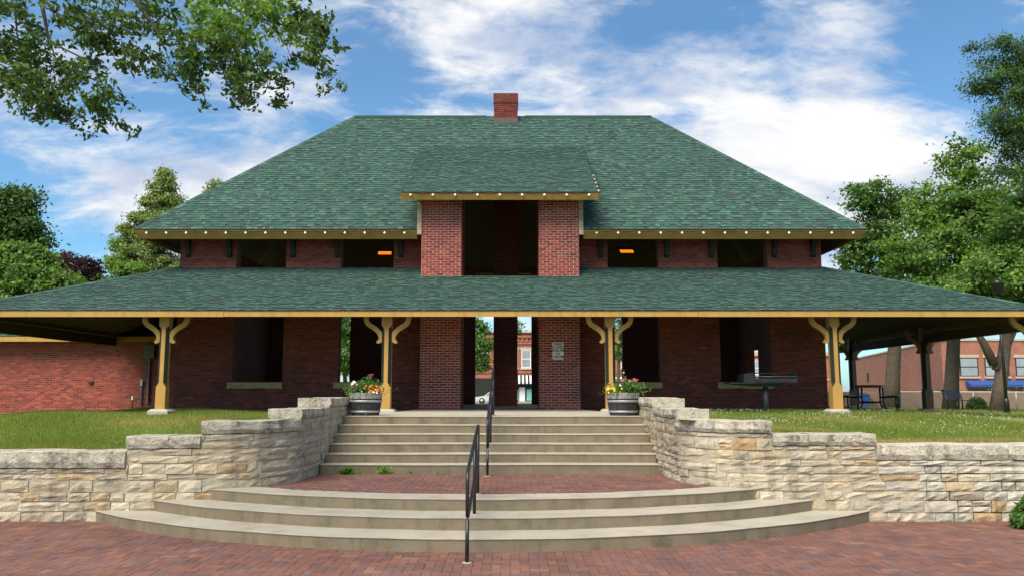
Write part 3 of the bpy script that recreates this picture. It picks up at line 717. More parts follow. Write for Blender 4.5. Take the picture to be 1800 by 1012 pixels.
for sx in (-1, 1):
    pts = [Vector((XB + sx * CX, CY, CZ)), Vector((XB + sx * CX, YB + .4, CZ)), Vector((XB + sx * DW, YB + .4, TZ)), Vector((XB + sx * DW, TY, TZ))]
    nn = (pts[1] - pts[0]).cross(pts[3] - pts[0]).normalized(); nn = nn if nn.z > 0 else -nn
    b = MB(); b.prism([p - nn * .08 for p in (pts if sx > 0 else pts[::-1])], nn * .08, mi=(1, 0, 0)); sr = b.build('side_canopy_roof', [M_roofbase, M_wood], dep)
    Vs = Vector((-sx * (CX - DW), 0, TZ - CZ)); lv = Vs.length; Vs.normalize()
    lay(tiles, Vector((XB + sx * CX, CY, CZ)), (0, 1, 0), Vs, nn, lv, lambda v: [((TY - CY) * v / lv, YB + .4 - CY)], seed=15 + sx)
    # boards of the sloping soffit
    for k in range(26):
        v0 = lv * k / 26 + .004; v1 = lv * (k + 1) / 26 - .004; A = Vector((XB + sx * CX, 0, CZ)) - nn * .085
        y0 = CY + .1 + (TY - CY) * (k + .5) / 26
        pts2 = [A + Vs * v0 + Vector((0, y0, 0)), A + Vs * v1 + Vector((0, y0, 0)), A + Vs * v1 + Vector((0, YB + .35, 0)), A + Vs * v0 + Vector((0, YB + .35, 0))]
        one('soffit_board', M_wood, sr, 'prism', pts2 if sx < 0 else pts2[::-1], -nn * random.uniform(.012, .02))
    one('canopy_fascia', M_gold, dep, 'box', XB + sx * CX - .02, XB + sx * CX + .02, CY + .045, YB + .4, CZ - .14, CZ - .012)
    if sx > 0: one('canopy_beam', M_wood, dep, 'box', XB + sx * 12.55 - .09, XB + sx * 12.55 + .09, 18.75, 30.5, 3.24, 3.50)
    else: one('canopy_beam', M_wood, dep, 'box', XB + sx * 12.55 - .09, XB + sx * 12.55 + .09, 18.75, 26.3, 3.27, 3.54)
for k in range(26):
    v0 = LC * k / 26 + .004; v1 = LC * (k + 1) / 26 - .004; A = C0 - Nc * .085; xx = CX - .1 - (CX - DW) * (k + .5) / 26
    if v1 > npv - .02: continue
    one('soffit_board', M_wood, can, 'prism', [A + Vc * v0 + Vector((-xx, 0, 0)), A + Vc * v0 + Vector((xx, 0, 0)), A + Vc * v1 + Vector((xx, 0, 0)), A + Vc * v1 + Vector((-xx, 0, 0))][::-1], -Nc * random.uniform(.012, .02))
for sx in (-1, 1): hip_cap((XB + sx * (CX + .01), CY - .01, CZ), (XB + sx * DW, TY, TZ), (-sx * .15, 0, 0), (0, .15, 0))
tiles.build('shingle', M_shingle, dep, 'stuff')
jx = [XB - CX - .02, XB - 11.4, XB - 6.3, XB - .9, XB + 4.6, XB + 9.7, XB + CX + .02]
for a, c in zip(jx, jx[1:]):
    q_ = random.uniform(-.004, .004); one('canopy_fascia', M_gold, dep, 'box', a + .0025, c - .0025, CY - .02 + q_, CY + .02, CZ - .145 + q_, CZ - .014)
one('drip_edge', M_darkpaint, dep, 'box', XB - CX - .03, XB + CX + .03, CY - .035, CY + .01, CZ - .012, CZ + .006)
# upper fascias, square to the slope
def fascia(a, c, nrm, w, name='eave_fascia'):
    a, c, nrm = Vector(a), Vector(c), Vector(nrm); ins = Vector((0, 0, 0))
    one(name, M_gold, dep, 'prism', [a, c, c - nrm * w + (a - c).normalized() * (w * .68), a - nrm * w + (c - a).normalized() * (w * .68)], Vector((nrm.x, nrm.y, 0)).normalized() * .03 + Vector((0, 0, .02)))
for x0, x1 in ((-EX, -2.245), (2.245, EX)):
    a, c = E0 + Vector((x0, -.012, -.012)), E0 + Vector((x1, -.012, -.012)); w = .275
    ia, ic = (.68 * w if x0 == -EX else 0), (.68 * w if x1 == EX else 0)
    b = MB(); b.prism([a, a - N_ * w + Vector((ia, 0, 0)), c - N_ * w - Vector((ic, 0, 0)), c], -V_ * .035); b.build('eave_fascia', M_gold, dep)
    one('drip_edge', M_darkpaint, dep, 'box', XB + x0, XB + x1, EY - .05, EY + .01, EZ - .012, EZ + .008)
for sx in (-1, 1):
    a, c = Vector((XB + sx * (EX + .012), EY, EZ - .012)), Vector((XB + sx * (EX + .012), yb, EZ - .012)); w = .275
    ns = Vector((sx * .7, 0, .714)); vs_ = Vector((sx * .714, 0, -.7))
    b = MB(); pts = [a, a - ns * w + Vector((0, .68 * w, 0)), c - ns * w - Vector((0, .68 * w, 0)), c]; b.prism(pts if sx < 0 else pts[::-1], vs_ * .035); b.build('eave_fascia', M_gold, dep)
a, c = D0 + Vector((-DX - .03, -.01, -.01)), D0 + Vector((DX + .03, -.01, -.01)); b = MB(); b.prism([a, a - Nd * .19, c - Nd * .19, c], -Vd * .035); b.build('dormer_fascia', M_gold, dep)
one('drip_edge', M_darkpaint, dep, 'box', XB - DX - .03, XB + DX + .03, DY0 - .05, DY0 + .01, DZ0 - .012, DZ0 + .008)
# eave brackets on the wall beside the window openings
for x in (-8.7, -7.55, -6.0 + .22, -4.55, -2.78, 2.78, 4.62, 5.86, 7.62, 8.7):
    one('eave_bracket', M_darkpaint, dep, 'prism', [(XB + x - .06, YW - .012, 5.50), (XB + x - .06, YW - .09, 5.55), (XB + x - .06, YW - .12, 5.75), (XB + x - .06, YW - .26, 5.95), (XB + x - .06, YW - .26, 6.05), (XB + x - .06, YW - .012, 6.05)], (.12, 0, 0))
# chimney: one shaft from the floor through the ridge
CHX = .21; sh = MB(); sh.box(CHX - .385, CHX + .385, 26.02, 26.82, 1.3, 11.30, skip=''); ch = sh.build('chimney', M_brickwall, dep)
bk = MB()
for u0, u1, z0, z1 in brick_cells(.77, 10.78, 11.30): brick_piece(bk, (CHX - .385, 26.02, 0), (1, 0, 0), (0, -1, 0), u0, u1, z0, z1, .008, tuple(v * .58 for v in tint_b()))
for u0, u1, z0, z1 in brick_cells(.80, 10.78, 11.30):
    for sx in (-1, 1): brick_piece(bk, (CHX + sx * .385, 26.02, 0), (0, 1, 0), (sx, 0, 0), u0, u1, z0, z1, .008, tuple(v * .58 for v in tint_b()))
for u0, u1, z0, z1 in brick_cells(.81, 11.305, 11.62):
    brick_piece(bk, (CHX - .405, 26.0, 0), (1, 0, 0), (0, -1, 0), u0, u1, z0, z1, .008, tuple(v * .58 for v in tint_b()))
    for sx in (-1, 1): brick_piece(bk, (CHX + sx * .405, 26.0, 0), (0, 1, 0), (sx, 0, 0), u0, u1, z0, z1, .008, tuple(v * .58 for v in tint_b()))
for u0, u1, z0, z1 in brick_cells(.77, 1.36, 9.0):
    if z0 < 9: brick_piece(bk, (CHX - .385, 26.02, 0), (1, 0, 0), (0, -1, 0), u0, u1, z0, z1, .008, tuple(v * .4 for v in tint_b()))  # indoor part of the shaft: dimness of the interior put into the tint
bk.build('brick', M_brick, ch, 'stuff')
one('chimney_cap', M_wallmortar, ch, 'box', CHX - .405, CHX + .405, 26.0, 26.84, 11.301, 11.625)
one('flashing', M_lead, ch, 'box', CHX - .40, CHX + .40, 25.99, 26.85, 10.35, 10.775)
# canopy columns, chamfered between square ends
def column(x, y, z0, mats, rot=0, base=True, brk='x'):
    prof = [(z0, .004), (z0 + .50, .004), (z0 + .60, .068), (3.26, .068), (3.34, .004), (3.70, .004)]; h = .115; vs = []
    for z, c in prof:
        for sx, sy, fl in ((1, -1, 0), (1, 1, 1), (-1, 1, 0), (-1, -1, 1)):
            pr = [(sx * (h - c), sy * h), (sx * h, sy * (h - c))]
            for px_, py_ in (pr if not fl else pr[::-1]): vs.append((x + px_, y + py_, z))
    fs = []; ms = []
    for i in range(len(prof) - 1):
        for k in range(8):
            fs.append((i * 8 + k, i * 8 + (k + 1) % 8, (i + 1) * 8 + (k + 1) % 8, (i + 1) * 8 + k)); ms.append(1 if k % 2 == 0 and 1 <= i <= 3 else 0)
    fs += [tuple(range(8))[::-1], tuple(range(40, 48))]; ms += [0, 0]
    b = MB(); b.mesh(vs, fs, (1, 1, 1), ms); col = b.build('column', mats, dep)
    one('base_stone', M_conc, col, 'mesh', [(x + a * s, y + c * s, z) for z, s in ((z0 - .3, .235), (z0 - .055, .235), (z0 - .002, .175)) for a, c in ((-1, -1), (1, -1), (1, 1), (-1, 1))],
        [(8, 9, 10, 11)] + [(i * 4 + k, i * 4 + (k + 1) % 4, i * 4 + 4 + (k + 1) % 4, i * 4 + 4 + k) for i in (0, 1) for k in range(4)])
    cl = [(-.50, 3.60), (-.495, 3.50), (-.475, 3.42), (-.42, 3.355), (-.34, 3.31), (-.26, 3.255), (-.19, 3.19), (-.145, 3.11), (-.135, 3.04), (-.155, 2.985), (-.195, 2.965), (-.225, 2.985)]
    for s in (-1, 1):
        for ax in brk:
            wd_ = .056; L_, R_ = [], []
            for i, (u, z) in enumerate(cl):
                a = Vector(cl[max(0, i - 1)]); c = Vector(cl[min(len(cl) - 1, i + 1)]); d = (c - a).normalized(); n = Vector((d.y, -d.x)); ww = wd_ * (1.0 if i < 9 else .8)
                L_.append((u + n.x * ww, z + n.y * ww)); R_.append((u - n.x * ww, z - n.y * ww))
            m = len(cl); vv = []
            for (u, z) in L_ + R_:
                vv.append((x - s * u, y - .045, z) if ax == 'x' else (x - .045, y - s * u, z))
            for (u, z) in L_ + R_:
                vv.append((x - s * u, y + .045, z) if ax == 'x' else (x + .045, y - s * u, z))
            ff = []
            for i in range(m - 1):
                ff += [(i, i + 1, m + i + 1, m + i), (2 * m + i, 3 * m + i, 3 * m + i + 1, 2 * m + i + 1), (i, 2 * m + i, 2 * m + i + 1, i + 1), (m + i, m + i + 1, 3 * m + i + 1, 3 * m + i)]
            ff += [(0, m, 3 * m, 2 * m), (m - 1, 3 * m - 1, 4 * m - 1, 2 * m - 1)]
            bb = MB(); bb.mesh(vv, ff); o = bb.build('bracket', mats[0], col)
            bm = bmesh.new(); bm.from_mesh(o.data); bmesh.ops.recalc_face_normals(bm, faces=bm.faces); bm.to_mesh(o.data); bm.free()
    return col
for x in (-7.68, -2.50, 2.70, 7.92): column(x, 19.0, 1.42, [M_gold, M_darkpaint])
for x, y in ((12.62, 19.0), (12.62, 24.1), (12.62, 29.3), (-12.45, 19.0)): column(x, y, 1.32, [M_gold, M_darkpaint] if y < 20 else [M_wood2, M_darkpaint], brk='xy')

# infrared heaters under the roof, strings of bulbs, park sign
for (px, py), lb in (((677, 445), 'glowing orange heater under the eave left of the dormer'), ((1102, 442), 'glowing orange heater under the eave right of the dormer')):
    p = P(px, py, 24.6); t = thing('heater', p, lb, 'heater', 'heaters under the roof')
    b = MB(); b.prism([p + Vector(q) for q in ((-.20, -.10, -.06), (.20, -.10, -.06), (.18, .05, .05), (-.22, .05, .05))], (0, .02, .02)); b.build('heating_element', M_heat, t)
    one('housing', M_iron, t, 'prism', [p + Vector(q) for q in ((-.25, -.08, -.075), (.25, -.08, -.075), (.23, .08, .085), (-.27, .08, .085))][::1], (0, .06, .06))
    one('hanger', M_iron, t, 'tube', [p + Vector((0, .06, .1)), p + Vector((0, .06, 1.6))], .015, 6)
def bulbs(label, a, c, n, extra=()):
    a, c = Vector(a), Vector(c); t = thing('light_string', a, label, 'string lights', 'strings of bulbs along the eaves')
    pts = []
    for i in range(n):
        p = a.lerp(c, (i + .5) / n) if n > 1 else a
        pts.append(p)
    pts += [Vector(e) for e in extra]
    cab = []
    for p, r_ in zip(pts, pts[1:]): cab += [p + Vector((0, 0, .03)), p.lerp(r_, .5) + Vector((0, 0, .012))]
    cab.append(pts[-1] + Vector((0, 0, .03))); one('cable', M_darkpaint, t, 'tube', cab, .007, 5)
    bm_ = MB(); bm_.lathe((0, 0, 0), [(.0005, -.036), (.023, -.028), (.034, -.006), (.031, .014), (.017, .032), (.013, .036)], 10); me = bm_.data('bulb'); me.materials.append(M_bulb)
    so = MB(); so.lathe((0, 0, 0), [(.018, .03), (.018, .058)], 8); ms_ = so.data('socket'); ms_.materials.append(M_darkpaint)
    for p in pts:
        o = place('bulb', me, t, p + Vector((0, 0, -.03))); ORG[o.name] = Vector()
        s = bpy.data.objects.new('socket', ms_); COL.objects.link(s); s.parent = o
ez = EZ - .075
bulbs('round white bulbs strung along the eave left of the dormer', (XB - 9.75, EY - .045, ez), (XB - 2.3, EY - .045, ez), 14)
bulbs('round white bulbs strung along the eave right of the dormer', (XB + 2.3, EY - .045, ez), (XB + 9.75, EY - .045, ez), 13)
dz_ = DZ0 - .055
bulbs('round white bulbs strung across the dormer eave and up its right edge', (XB - 2.62, DY0 - .045, dz_), (XB + 2.62, DY0 - .045, dz_), 9,
      [D0 + Vector((DX + .045, 0, -.015)) + Vd * q_ for q_ in (.25, .6, .95, 1.3, 1.65)])
p = P(981, 616, YP - .03); sg = thing('park_sign', p, 'small white metal sign with park closing hours on the right brick pier', 'sign')
one('panel', M_signface, sg, 'prism', [p + Vector((x, 0, z)) for x, z in ((-.15, -.205), (-.13, -.225), (.13, -.225), (.15, -.205), (.15, .205), (.13, .225), (-.13, .225), (-.15, .205))], (0, .012, 0))
for k, (txt, sz) in enumerate((('PARK', .075), ('CLOSED', .07), ('10:00 PM', .07), ('TO', .06), ('6:00 AM', .07))):
    cu = bpy.data.curves.new('lettering', 'FONT'); cu.body = txt; cu.size = sz * 1.25; cu.align_x = 'CENTER'; cu.extrude = .001; cu.offset = .002
    to = bpy.data.objects.new('lettering', cu); COL.objects.link(to); to.parent = sg; to.location = (0, -.004, .145 - k * .082); to.rotation_euler = (math.pi / 2, 0, 0); bpy.context.view_layer.update()
    me = bpy.data.meshes.new_from_object(to.evaluated_get(bpy.context.evaluated_depsgraph_get())); bpy.data.objects.remove(to)
    to = bpy.data.objects.new('lettering', me); COL.objects.link(to); to.parent = sg; to.location = (0, -.004, .145 - k * .082); to.rotation_euler = (math.pi / 2, 0, 0); me.materials.clear(); me.materials.append(M_signink)
p = P(736, 358, YP - .15); fl = thing('security_camera', p, 'tiny white camera under the left end of the dormer eave', 'camera')
one('camera_body', M_white, fl, 'tube', [p + Vector((0, .0, 0)), p + Vector((0, .14, .03))], .035, 8); one('mount', M_darkpaint, fl, 'tube', [p + Vector((0, .08, .02)), p + Vector((0, .08, .2))], .012, 6)

# ------------------------------------------------------------------ annex at the left
AY = 27.0
an = thing('annex_building', (-15, AY, 1), 'low red brick annex with a gold fascia beyond the left end of the canopy', 'building')
one('wall', mat('annex_mortar', (.30, .165, .12), amt=.2), an, 'box', -26, -8.95, AY, AY + 6, .6, 3.5)
rest = MB(); nb = 0; avar = []
for t in range(8):
    b = MB(); tt = tuple(q * 1.12 for q in BRICKS[t]); brick_piece(b, (0, 0, 0), (1, 0, 0), (0, -1, 0), 0, .203, 0, .0677, .008, tt); me = b.data('brick'); me.materials.append(M_brick); avar.append(me)
aw = an.children[0]
for u0, u1, z0, z1 in brick_cells(9.2, .80, 3.45):
    x = -18.2 + u0
    if nb < 300 and u1 - u0 > .2 and z0 > 1.02 and x > -16.6 and x < -13.2 and z0 < 2.4: place('brick', avar[random.randrange(8)], aw, (x, AY, z0)); nb += 1
    else: brick_piece(rest, (-18.2, AY, 0), (1, 0, 0), (0, -1, 0), u0, u1, z0, z1, random.uniform(.005, .01), tuple(v * 1.12 for v in tint_b(.1)))
rest.build('brick', M_brick, an, 'stuff')
one('fascia', M_gold, an, 'box', -26.6, -9.2, AY - .62, AY - .58, 3.42, 3.575)
b = MB(); b.prism([(-26.6, AY - .6, 3.50), (-9.2, AY - .6, 3.50), (-9.2, AY + 3.5, 5.1), (-23, AY + 3.5, 5.1)], (0, 0, .08), mi=(0, 0, 0)); ar = b.build('roof', M_roofbase, an)
b = MB(); va = Vector((0, 4.1, 1.6)).normalized(); lay(b, Vector((-26.6, AY - .6, 3.58)), (1, 0, 0), va, Vector((1, 0, 0)).cross(va), 4.3, lambda v: [(v * .83, 17.4)], e=.14, seed=21); b.build('shingle', M_shingle, ar, 'stuff')
def fixture(name, label, cat, parts):
    p0 = parts[0][2]; t = thing(name, p0, label, cat)
    for nm, m, pp, hx, hy, hz in parts: one(nm, m, t, 'box', pp.x - hx, pp.x + hx, pp.y - hy, pp.y + hy, pp.z - hz, pp.z + hz)
    return t
p = P(264, 617, AY - .1); mb_ = fixture('meter_box', 'grey electric meter box on the annex wall behind the leftmost column', 'meter box', [('box', M_greybox, p, .17, .09, .22), ('conduit', M_greybox, p + Vector((-.02, .03, -.95)), .035, .035, .73)])
one('meter_dial', M_glass, mb_, 'lathe', (0, 0, 0), [(.001, .05), (.06, .045), (.075, 0)], 14).matrix_local = Matrix.Translation((.02, -.09, .04)) @ Matrix.Rotation(R(90), 4, 'X')
p = P(249, 672, AY - .07); fixture('conduit_box', 'small pale conduit box on a pipe against the annex wall', 'conduit', [('box', M_steel, p, .035, .03, .10), ('pipe', M_greybox, p + Vector((0, .01, -.42)), .022, .022, .32)])
p = P(233, 699, AY - .35); fixture('standpipe', 'short rusty pipe with a white cap in front of the annex', 'pipe', [('cap', M_white, p, .028, .028, .06), ('pipe', M_wood, p + Vector((0, 0, -.25)), .02, .02, .19)])
p = P(160, 672, AY - .03); fixture('wall_vent', 'small dark vent low on the annex brick wall', 'vent', [('vent_cover', M_iron, p, .07, .03, .05), ('flap', M_darkpaint, p + Vector((.0, -.035, -.01)), .055, .006, .03)])

# ------------------------------------------------------------------ handrails
def rounded(path, r, n=5):
    """closed polygon with rounded corners"""
    out = []; m = len(path)
    for i in range(m):
        p, a, c = Vector(path[i]), Vector(path[i - 1]), Vector(path[(i + 1) % m]); u, w = (a - p).normalized(), (c - p).normalized()
        s, e = p + u * r, p + w * r
        for k in range(n + 1):
            t = k / n; out.append(s * (1 - t) ** 2 + p * 2 * t * (1 - t) + e * t ** 2)
    return out
def handrail(x0, x1, pf, pbk, ftop, fbot, btop, bbot, posts, label):
    t = thing('handrail', (x0, pf, ftop - .9), label, 'handrail', 'black handrails on the steps'); lean = lambda y: x0 + (x1 - x0) * (y - pf) / (pbk - pf)
    one('rail', M_black, t, 'tube', rounded([(lean(pf), pf - .02, ftop), (lean(pbk), pbk + .05, btop), (lean(pbk), pbk + .05, bbot), (lean(pf), pf - .02, fbot)], .14), .021, 10, closed=True)
    for y, zb in posts:
        f = (y - pf) / (pbk - pf); zt = fbot + (bbot - fbot) * f if y == posts[0][0] else ftop + (btop - ftop) * f
        one('post', M_black, t, 'tube', [(lean(y), y, zb - .01), (lean(y), y, zt)], .021, 10)
        one('post_foot', M_conc, t, 'lathe', (lean(y), y, zb), [(.055, 0), (.05, .008), (.02, .01)], 14)
handrail(-.065, -.045, 9.0, 11.2, .95, .45, 1.37, .90, [(9.0, 0), (10.4, .30), (11.2, .45)], 'black tubular handrail on the curved steps nearest the brick plaza')
handrail(.016, .05, 13.5, 16.1, 1.35, .87, 2.27, 1.80, [(13.5, .45), (14.75, .90), (16.1, 1.352)], 'black tubular handrail on the straight flight up to the depot')

# ------------------------------------------------------------------ barrel tubs with flowers
def leaf_cloud(cen, n, rad, size, cols, up=.5, squash=.7, aspect=.5):
    c = np.asarray(cen)[None, :] + rng.normal(0, 1, (n, 3)) * np.asarray(rad)[None, :] * .55
    return leaf_quads(c, size, cols, up, aspect)
def leaf_quads(c, size, cols, up=.4, aspect=.5, outward=None):
    n = len(c); nr = rng.normal(0, 1, (n, 3)); nr[:, 2] += up * 2
    if outward is not None: nr += outward * 1.2
    nr /= np.linalg.norm(nr, axis=1)[:, None] + 1e-9
    t = rng.normal(0, 1, (n, 3)); t[:, 2] -= .4; t -= nr * (t * nr).sum(1)[:, None]; t /= np.linalg.norm(t, axis=1)[:, None] + 1e-9
    s = np.cross(nr, t); L = size * rng.uniform(.65, 1.3, n)[:, None]; W = L * aspect
    v = np.stack([c - t * L * .5, c + s * W * .5 - t * L * .08 - nr * L * .05, c + t * L * .5 - nr * L * .12, c - s * W * .5 - t * L * .08 - nr * L * .05], 1).reshape(-1, 3)
    f = np.arange(4 * n).reshape(n, 4); cols = np.asarray(cols, float)
    k = rng.integers(0, len(cols), n); tint = cols[k] * rng.uniform(.75, 1.25, n)[:, None]
    return v, f, np.clip(tint, 0, 1)
def join(parts):
    V, Fc, C, o = [], [], [], 0
    for v, f, c in parts: V.append(v); Fc.append(f + o); C.append(c); o += len(v)
    return np.concatenate(V), np.concatenate(Fc), np.concatenate(C)
def cloud_obj(name, parts, m, parent, kind=None):
    v, f, c = join(parts); org = np.array(ORG.get(parent.name, Vector()) if parent else (0, 0, 0)); return link(name, mesh_np(name, v - org, f, c), m, parent, kind)
GREENS = [(.09, .20, .035), (.06, .15, .03), (.12, .25, .05), (.05, .12, .03)]
def tub(x, y, z, label):
    t = thing('barrel_planter', (x, y, z), label, 'planter', 'half barrels at the head of the steps'); n = 18; H = .44
    rz = lambda h: .265 + .06 * math.sin(min(1, h / .44) * 1.45)
    for k in range(n):
        a0, a1 = 2 * math.pi * k / n + .012, 2 * math.pi * (k + 1) / n - .012; vs = []; hs = [0, .11, .22, .33, H + random.uniform(-.004, .004)]; d = random.uniform(-.003, .003)
        for h in hs:
            for rr_ in (rz(h) + d, rz(h) - .028):
                for a in (a0, a1): vs.append((x + rr_ * math.cos(a), y + rr_ * math.sin(a), z + h))
        fs = []; ms = []
        for i in range(4):
            b0 = i * 4; fs += [(b0, b0 + 1, b0 + 5, b0 + 4), (b0 + 2, b0 + 6, b0 + 7, b0 + 3), (b0, b0 + 4, b0 + 6, b0 + 2), (b0 + 1, b0 + 3, b0 + 7, b0 + 5)]; ms += [1 if hs[i] < .25 else 0] * 4
        fs += [(16, 17, 19, 18), (0, 2, 3, 1)]; ms += [0, 1]
        b = MB(); b.mesh(vs, fs, (1, 1, 1), ms); b.build('stave', [M_barrel, M_barrelblack], t)
    for h in (.055, .255): one('hoop', M_hoop, t, 'lathe', (x, y, z), [(rz(h) + .004, h), (rz(h) + .010, h + .002), (rz(h + .042) + .010, h + .04), (rz(h + .042) + .004, h + .042)], 32)
    one('soil', M_soil, t, 'lathe', (x, y, z), [(.30, .37), (.001, .395)], 18)
    return t
def blossoms(pts, size, col):
    out = []
    for p in pts:
        p = np.asarray(p); n = 9; a = np.linspace(0, 2 * np.pi, n, endpoint=False) + rng.uniform(0, 1); tl = rng.normal(0, .35, 2); nrm = np.array([tl[0], -.75 + tl[1] * .4, .65]); nrm /= np.linalg.norm(nrm)
        e1 = np.cross(nrm, [0, 0, 1]); e1 /= np.linalg.norm(e1); e2 = np.cross(nrm, e1)
        for rr_, lift in ((1, 0), (.55, .22)):
            d = np.cos(a)[:, None] * e1 + np.sin(a)[:, None] * e2; d2 = np.cos(a + .55)[:, None] * e1 + np.sin(a + .55)[:, None] * e2; d0 = np.cos(a - .55)[:, None] * e1 + np.sin(a - .55)[:, None] * e2
            s = size * rr_ * rng.uniform(.8, 1.2); b0 = p + nrm * size * lift
            v = np.stack([np.repeat(b0[None], n, 0), b0 + d0 * s * .62, b0 + d * s + nrm * s * .1, b0 + d2 * s * .62], 1).reshape(-1, 3)
            out.append((v, np.arange(4 * n).reshape(n, 4), np.clip(np.asarray(col)[None] * rng.uniform(.8, 1.15, (n, 1)), 0, 1)))
    return out
def flowers(x, y, z, label, sets, greens):
    t = thing('flower_plants', (x, y, z), label, 'flowers', 'flowers planted in the half barrels'); parts = []
    for (dx, dy, dz), n, rad, size in greens: parts.append(leaf_cloud((x + dx, y + dy, z + dz), n, rad, size, GREENS))
    cloud_obj('foliage', parts, M_leaf, t, 'stuff')
    for nm, col, (dx, dy, dz), n, (rx, ry, rz_), size in sets:
        pts = np.array([x + dx, y + dy, z + dz])[None] + rng.uniform(-1, 1, (n, 3)) * np.array([rx, ry, rz_])
        for pp in pts: cloud_obj(nm, blossoms([pp], size, col), M_petal, t)
        stems = MB()
        for pp in pts: stems.tube([pp - np.array([0, -.02, .01]), (x + (pp[0] - x) * .5, y + (pp[1] - y) * .4, z)], .004, 4, (.06, .14, .03))
        stems.build('stem', M_leaf, t, 'stuff')
tub(-2.46, 16.15, 1.352, 'weathered half barrel planter at the left of the top step')
tub(2.60, 16.15, 1.352, 'weathered half barrel planter at the right of the top step')
flowers(-2.46, 16.15, 1.75, 'orange marigolds and white blooms growing in the left half barrel',
        [('marigold', (.85, .20, .015), (.13, -.12, .13), 13, (.14, .1, .06), .034), ('orange_blossom', (.9, .33, .03), (.18, -.16, .10), 6, (.11, .08, .06), .03), ('white_blossom', (.8, .75, .75), (-.23, -.1, .22), 5, (.05, .08, .03), .03), ('white_blossom', (.8, .8, .75), (.1, -.24, .05), 6, (.2, .05, .03), .02), ('pink_blossom', (.7, .2, .25), (-.2, -.15, .17), 4, (.06, .06, .03), .025), ('crimson_blossom', (.20, .02, .05), (.1, 0, .36), 5, (.03, .03, .04), .025), ('red_blossom', (.55, .02, .02), (.27, -.1, .08), 4, (.04, .1, .04), .025)],
        [((0, 0, .1), 500, (.32, .3, .13), .06), ((-.2, -.1, .1), 300, (.16, .2, .14), .05), ((.02, 0, .2), 260, (.2, .2, .12), .06), ((.08, 0, .3), 60, (.06, .06, .1), .05)])
flowers(2.60, 16.15, 1.75, 'yellow and pink flowers growing in the right half barrel',
        [('yellow_blossom', (.85, .5, .02), (-.17, -.15, .09), 14, (.15, .1, .05), .026), ('pink_blossom', (.75, .25, .5), (.1, -.05, .26), 7, (.12, .1, .04), .03), ('red_blossom', (.6, .03, .12), (.16, 0, .29), 5, (.16, .1, .03), .026), ('red_blossom', (.6, .04, .08), (-.02, 0, .27), 3, (.05, .1, .03), .026), ('white_blossom', (.8, .78, .78), (.02, -.15, .17), 4, (.1, .06, .05), .024), ('white_blossom', (.75, .7, .8), (.03, 0, .42), 1, (.01, .01, .02), .02)],
        [((.08, 0, .12), 650, (.3, .28, .13), .06), ((-.15, -.1, .06), 250, (.2, .2, .08), .05), ((.1, -.1, .2), 260, (.18, .2, .1), .06), ((.03, 0, .33), 20, (.02, .02, .1), .04)])

# ------------------------------------------------------------------ park furniture on the right
gy = 20.3; p = P(1347, 722, gy); gz = p.z
gr = thing('park_grill', p, 'black pedestal barbecue grill with a wide tray standing on the lawn', 'grill')
x = p.x
one('post', M_iron, gr, 'tube', [(x, gy, gz - .1), (x, gy, gz + .60)], .065, 12)
one('tray', M_iron, gr, 'mesh', [(x - .95, gy - .28, gz + .70), (x + .42, gy - .33, gz + .70), (x + .42, gy + .33, gz + .70), (x - .95, gy + .28, gz + .70), (x - .95, gy - .28, gz + .67), (x - .30, gy - .2, gz + .61), (x + .30, gy - .2, gz + .61), (x + .42, gy - .33, gz + .68), (x - .95, gy + .28, gz + .67), (x - .30, gy + .2, gz + .61), (x + .30, gy + .2, gz + .61), (x + .42, gy + .33, gz + .68)],
    [(0, 1, 2, 3), (0, 4, 5, 6, 7, 1), (3, 2, 11, 10, 9, 8), (4, 8, 9, 5), (5, 9, 10, 6), (6, 10, 11, 7), (0, 3, 8, 4), (1, 7, 11, 2)])
one('fire_box', M_iron, gr, 'prism', [(x - .62, gy - .30, gz + .705), (x - .35, gy - .30, gz + .705), (x - .35, gy - .30, gz + .94), (x - .60, gy - .30, gz + .92)], (0, .6, 0))
for yy in (-.3, .28): one('side_plate', M_iron, gr, 'prism', [(x - .34, gy + yy, gz + .72), (x + .70, gy + yy, gz + .70), (x + .70, gy + yy, gz + .80), (x - .34, gy + yy, gz + .80)], (0, .015, 0))
one('end_plate', M_iron, gr, 'box', x + .66, x + .68, gy - .27, gy + .27, gz + .72, gz + .93)
for k in range(9): one('grate_bar', M_steel if k == 0 else M_iron, gr, 'tube', [(x - .34, gy - .28 + .07 * k, gz + .845), (x + .72, gy - .28 + .07 * k, gz + .845)], .008, 6)
one('top_bar', M_iron, gr, 'tube', [(x - .34, gy - .28, gz + .92), (x + .7, gy - .28, gz + .925)], .012, 6)

p = P(1532, 719, 25.0); zg = float(lawn_z(p.x, 25.0))
pt = thing('picnic_table', (p.x, 25.0, zg), 'dark picnic table with fixed benches on the grass under the right canopy', 'table', rz=R(62), local=True)
for k in range(5): one('top_plank', M_black, pt, 'box', -.95, .95, -.37 + k * .15, -.24 + k * .15, .69, .765)
for s in (-1, 1):
    for k in range(2): one('seat_plank', M_black, pt, 'box', -.95, .95, s * .66 - .14 + k * .15, s * .66 - .01 + k * .15, .43, .465)
    for e in (-.6, .6):
        one('leg', M_black, pt, 'tube', [(e, s * .30, .72), (e, s * .30, .25), (e, s * .34, .08), (e, s * .46, .02)], .028, 8)
        one('seat_arm', M_black, pt, 'tube', [(e, s * .28, .40), (e, s * .74, .42)], .025, 8)
        one('seat_leg', M_black, pt, 'tube', [(e, s * .72, .42), (e, s * .72, .02)], .022, 8)
for e in (-.6, .6): one('cross_bar', M_black, pt, 'tube', [(e, -.30, .25), (e, .30, .25)], .022, 8)
p = P(1688, 716, 35.2); zg = float(lawn_z(p.x, 35.2))
bn = thing('park_bench', (p.x, 35.2, zg), 'black park bench on the grass between two tree trunks', 'bench', rz=R(28), local=True)
